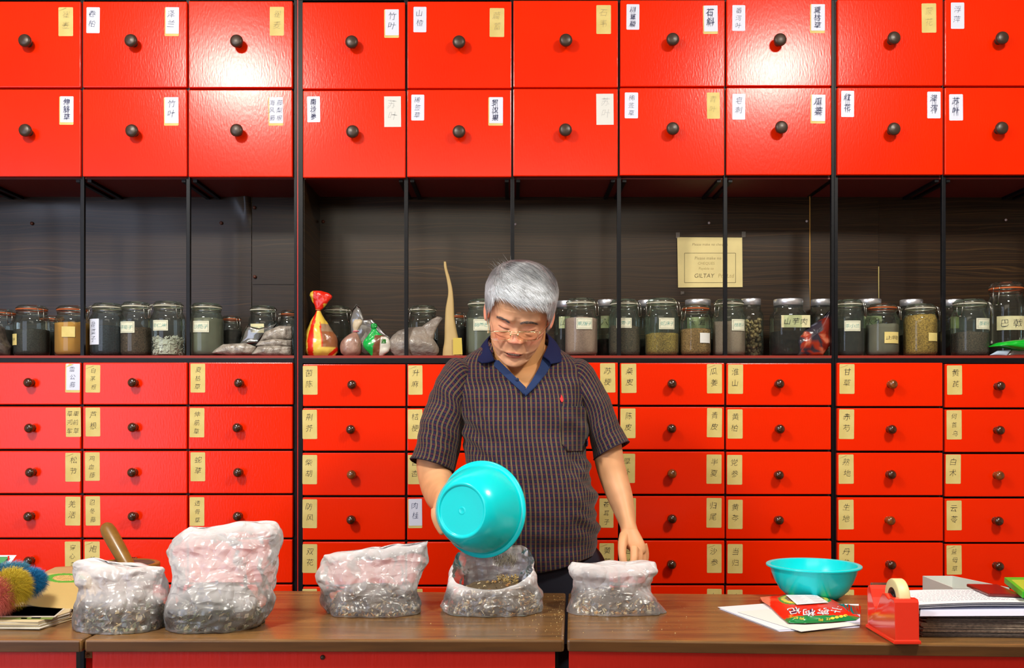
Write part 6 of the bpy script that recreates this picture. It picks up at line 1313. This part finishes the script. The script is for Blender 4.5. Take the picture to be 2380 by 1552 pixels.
# trousers and shoes
tr_ = MB(); W_ = [(1215, 1104, 1370, 2.44, .138), (1245, 1098, 1376, 2.45, .145), (1268, 1094, 1384, 2.455, .148), (1290, 1088, 1400, 2.46, .148), (1320, 1080, 1412, 2.465, .150), (1360, 1078, 1416, 2.47, .150), (1420, 1080, 1412, 2.475, .145), (1470, 1086, 1406, 2.475, .13)]
v, f = loft_px([(a, b, a, c, d, e) for a, b, c, d, e in W_], 6, 80, e=.9, crm=0); tr_.add(v, f, 0, True)
zt5 = P(0, 1440, 2.475).z
for s in (-1, 1):
    cx = P(1246, 0, 2.475).x + s * .083
    tr_.lathe([(.088, zt5 + .05), (.086, zt5 - .05), (.075, .55), (.064, .40), (.062, .2), (.064, .07)], (cx, 2.475, 0), 40)
build('trousers', tr_, mat('dark_navy_trousers', (22, 24, 40), .85), MAN)
for s in (-1, 1):
    cx = P(1246, 0, 2.475).x + s * .085; b = bmesh.new(); bmesh.ops.create_uvsphere(b, u_segments=24, v_segments=14, radius=1)
    vs = [Vector((cx + v.co.x * .047, 2.43 + v.co.y * .14, max(.002, .035 + v.co.z * (.05 if v.co.y > 0 else .036)))) for v in b.verts]; b.verts.index_update()
    build('shoe', MB().add(vs, [[v.index for v in q.verts] for q in b.faces], 0, True), mat('black_shoe', (20, 18, 18), .35), MAN); b.free()
# hair: a cap and several thousand strands
def scalp(p):
    x, y, z = p; a = abs(x)
    zh = .060 - max(0, a - .050) / .022 * .045 + (.004 if x < -.02 else 0)
    if y < -.030: return z > zh
    if y < -.012: return z > min(zh, -.016)
    if y < .026 and z < .012 and a > .05: return False
    return z > -.012 - (y + .012) * .62
def hdir(p):
    x, y, z = p
    wl, wr_ = sm(-.035, -.066, x), sm(.048, .070, x); wb = sm(.02, .07, y); top = max(0, 1 - wl - wr_ - wb)
    d = Vector((.92, -.52, -.16)) * top + Vector((.05, -.30, -1)) * wl + Vector((.10, -.25, -1)) * wr_ + Vector((0, .35, -1)) * wb
    return d.normalized()
def nrm_l(p): return Vector((p.x / .075 ** 2, p.y / .095 ** 2, p.z / .115 ** 2)).normalized()
vsc = []; idx = {}; fsc = []
def capoff(p):
    x, y, z = p; t = .011 + .006 * sm(.03, .09, z) + .007 * math.exp(-((z - .068) / .022) ** 2) * sm(.01, -.06, y)
    if z < .03: t *= .55 + .45 * sm(-.03, .03, z)
    return t
for fi, f in enumerate(hf[:-2]):
    if all(scalp(hl[i]) for i in f):
        q = []
        for i in f:
            if i not in idx:
                p = hl[i]; n = nrm_l(p); idx[i] = len(vsc); vsc.append(HW(p + n * (capoff(p) + .0016 * noise.noise(Vector((p.x * 60 + p.y * 80, p.y * 30, p.z * 90))))))
            q.append(idx[i])
        fsc.append(q)
hair = MB(); hair.add(vsc, fsc, 0, True, col=[tuple(k * (.34 + .22 * noise.noise(v * 55)) for k in (.93, .97, 1.0)) for v in vsc])
top_i = [i for i in range(len(hl)) if scalp(hl[i])]
# pick roots evenly by area: random direction, nearest by angle grid
def root():
    while True:
        z = rnd(-.07, .114); a = rnd(0, 2 * math.pi); w = interp(WT, z)
        if rnd(0, 1) > max(.25, w / .076): continue
        p = head_local(z, a)
        if scalp(p): return p
CAPB = BVHTree.FromPolygons(vsc, fsc)
for i in range(24000):
    p = root(); n = nrm_l(p); d = hdir(p); jit = Vector((rnd(-1, 1), rnd(-1, 1), rnd(-1, 1))) * .20; d = (d + jit); d = (d - n * d.dot(n)).normalized()
    front = sm(-.02, -.06, p.y) * sm(.02, .06, p.z); L = (.020 + .020 * sm(.02, .07, p.z)) * rnd(.6, 1.15) * (1 - .35 * front); r0 = capoff(p) * rnd(.55, 1.0)
    q = HW(p + n * r0); pts = [q]; dd = ROT @ d; seg_n = 4; lift = rnd(.0004, .0034); nw_ = ROT @ n
    for s in range(seg_n):
        q = q + dd * (L / seg_n); loc, nn, _, ds = CAPB.find_nearest(q)
        if nn.dot(nw_) < 0: nn = -nn
        sg = (q - loc).dot(nn); tgt = lift * (s + 1) / seg_n
        if ds < .006 or sg < tgt: q = q + nn * (tgt - sg)
        pts.append(q); dd = (dd + Vector((0, 0, -.16)) + nn * -.02); dd = (dd - nn * dd.dot(nn)).normalized() if ds < .006 else dd.normalized()
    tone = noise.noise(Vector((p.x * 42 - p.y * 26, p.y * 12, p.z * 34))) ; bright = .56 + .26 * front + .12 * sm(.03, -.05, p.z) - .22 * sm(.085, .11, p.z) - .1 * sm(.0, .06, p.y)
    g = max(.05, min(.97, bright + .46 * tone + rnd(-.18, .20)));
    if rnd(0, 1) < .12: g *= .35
    c = (g * .92, g * .97, min(1, g * 1.04)); wd = .00036
    vs = []
    for k, w in enumerate(pts):
        tng = (pts[min(k + 1, 4)] - pts[max(k - 1, 0)]).normalized(); sd_ = tng.cross(nw_).normalized() * wd * (1 - k / 4.6); vs += [w - sd_, w + sd_]
    hair.add(vs, [(2 * k, 2 * k + 1, 2 * k + 3, 2 * k + 2) for k in range(4)], 0, False, col=[c] * 10)
for i in range(60):     # the tuft standing up at the crown
    p = head_local(rnd(.085, .105), rnd(2.2, 4.6)); n = nrm_l(p); q = p + n * .014; d = (n + Vector((rnd(-.7, .25), rnd(-.3, .5), rnd(-.1, .5)))).normalized(); L = rnd(.008, .028); pts = [q, q + d * L * .5, q + d * L + Vector((rnd(-.004, .004), 0, rnd(-.004, .002)))]; vs = []
    for k, w in enumerate(pts): sd_ = Vector((.00032 * (1 - k / 2.4), 0, 0)); vs += [HW(w - sd_), HW(w + sd_)]
    g = rnd(.2, .6); hair.add(vs, [(0, 1, 3, 2), (2, 3, 5, 4)], 0, False, col=[(g, g, g)] * 6)
build('hair', hair, mat('grey_hair', attr='Col', rough=.42, spec=.35), MAN)
# eyebrows
eb = MB()
def brow(a, b, c, wd, N_, down):
    for i in range(N_):
        t = rnd(0, 1); px = (1 - t) ** 2 * a[0] + 2 * t * (1 - t) * b[0] + t * t * c[0]; py = (1 - t) ** 2 * a[1] + 2 * t * (1 - t) * b[1] + t * t * c[1] + rnd(-1, 1) * wd * (1 - abs(t - .45) * .9)
        p = cast(HB, px, py, .0004, 2.3); q = cast(HB, px + down[0] * rnd(4, 8), py + down[1] * rnd(2, 5), .0012, 2.3); s = Vector((0, 0, .00024)); g = rnd(.06, .26)
        eb.add([p - s, q, p + s], [(0, 1, 2)], 0, False, col=[(g, g * .9, g * .85)] * 3)
brow((1153, 736), (1166, 738), (1181, 749), 3.4, 210, (1, .5)); brow((1208, 752), (1226, 746), (1247, 753), 3.6, 260, (1, .15))
build('eyebrows', eb, M['cmix'], MAN)
# eyeglasses, low on the nose
gy = cast(HB, 1196, 776, .004, 2.28).y - .003
GL = empty('eyeglasses', P(1195, 780, gy), 'thin gold half-rimmed eyeglasses low on his nose', 'eyeglasses')
M['gold'] = mat('gold_wire', (238, 216, 170), .25, metal=1)
tl = math.tan(R(20)); z0g = P(1195, 772, gy).z
def GP(px, py): 
    p = P(px, py, gy); k = (p.z - z0g); c = abs(px - 1195) / 60; return P(px, py, gy - k * tl * .6 + .012 * c * c)
def lens(x0, x1, yt, yb):
    pts = []; cx = (x0 + x1) / 2; hw = (x1 - x0) / 2; cy = (yt + yb) / 2; hh = (yb - yt) / 2
    for i in range(40):
        t = 2 * math.pi * i / 40; c, s = math.cos(t), math.sin(t); e = .62; pts.append(GP(cx + hw * math.copysign(abs(c) ** e, c), cy + hh * math.copysign(abs(s) ** (e if s > 0 else .4), s)))
    return pts
for (x0, x1, yt, yb) in ((1140, 1187, 770.5, 791), (1203, 1250, 771.5, 792)):
    pts = lens(x0, x1, yt, yb); build('rim', MB().tube(pts, .0004, 8, closed=True), M['gold'], GL); c = sum(pts, Vector()) / 40
    build('lens', MB().add([p for p in pts] + [c], [(i, (i + 1) % 40, 40) for i in range(40)], 0, True), M['glass_clear'], GL)
    build('top_bar', MB().tube([GP(x0 + (x1 - x0) * t, yt - .8) for t in (0, .25, .5, .75, 1)], .0008, 8), M['gold'], GL)
build('bridge', MB().tube([GP(1186, 774), GP(1190, 777), GP(1200, 777), GP(1204, 775)], .0009, 8).tube([GP(1183, 771), GP(1195, 772.5), GP(1207, 772)], .0006, 8), M['gold'], GL)
for s, xx, yy in ((-1, 1138, 771), (1, 1252, 772)):
    e_ = HW(Vector((s * .075, .004, .012))); a0 = GP(xx, yy); a1 = GP(xx + s * 3, yy + .5) ; m1 = HW(Vector((s * .0765, -.045, .0))) 
    build('temple', MB().tube([a0, a1, m1, e_, e_ + Vector((0, .02, -.012))], [.0011, .0011, .0008, .0008, .0008], 8), M['gold'], GL)
    build('hinge', MB().box(a1.x - .002, a1.x + .002, a1.y - .001, a1.y + .002, a1.z - .003, a1.z + .002, 0, .0004), M['gold'], GL)
for xx in (1186, 1204): build('nose_pad', MB().tube([GP(xx, 776), GP(xx + (1 if xx > 1195 else -1) * -1, 781)], .0016, 8), M['gold'], GL)
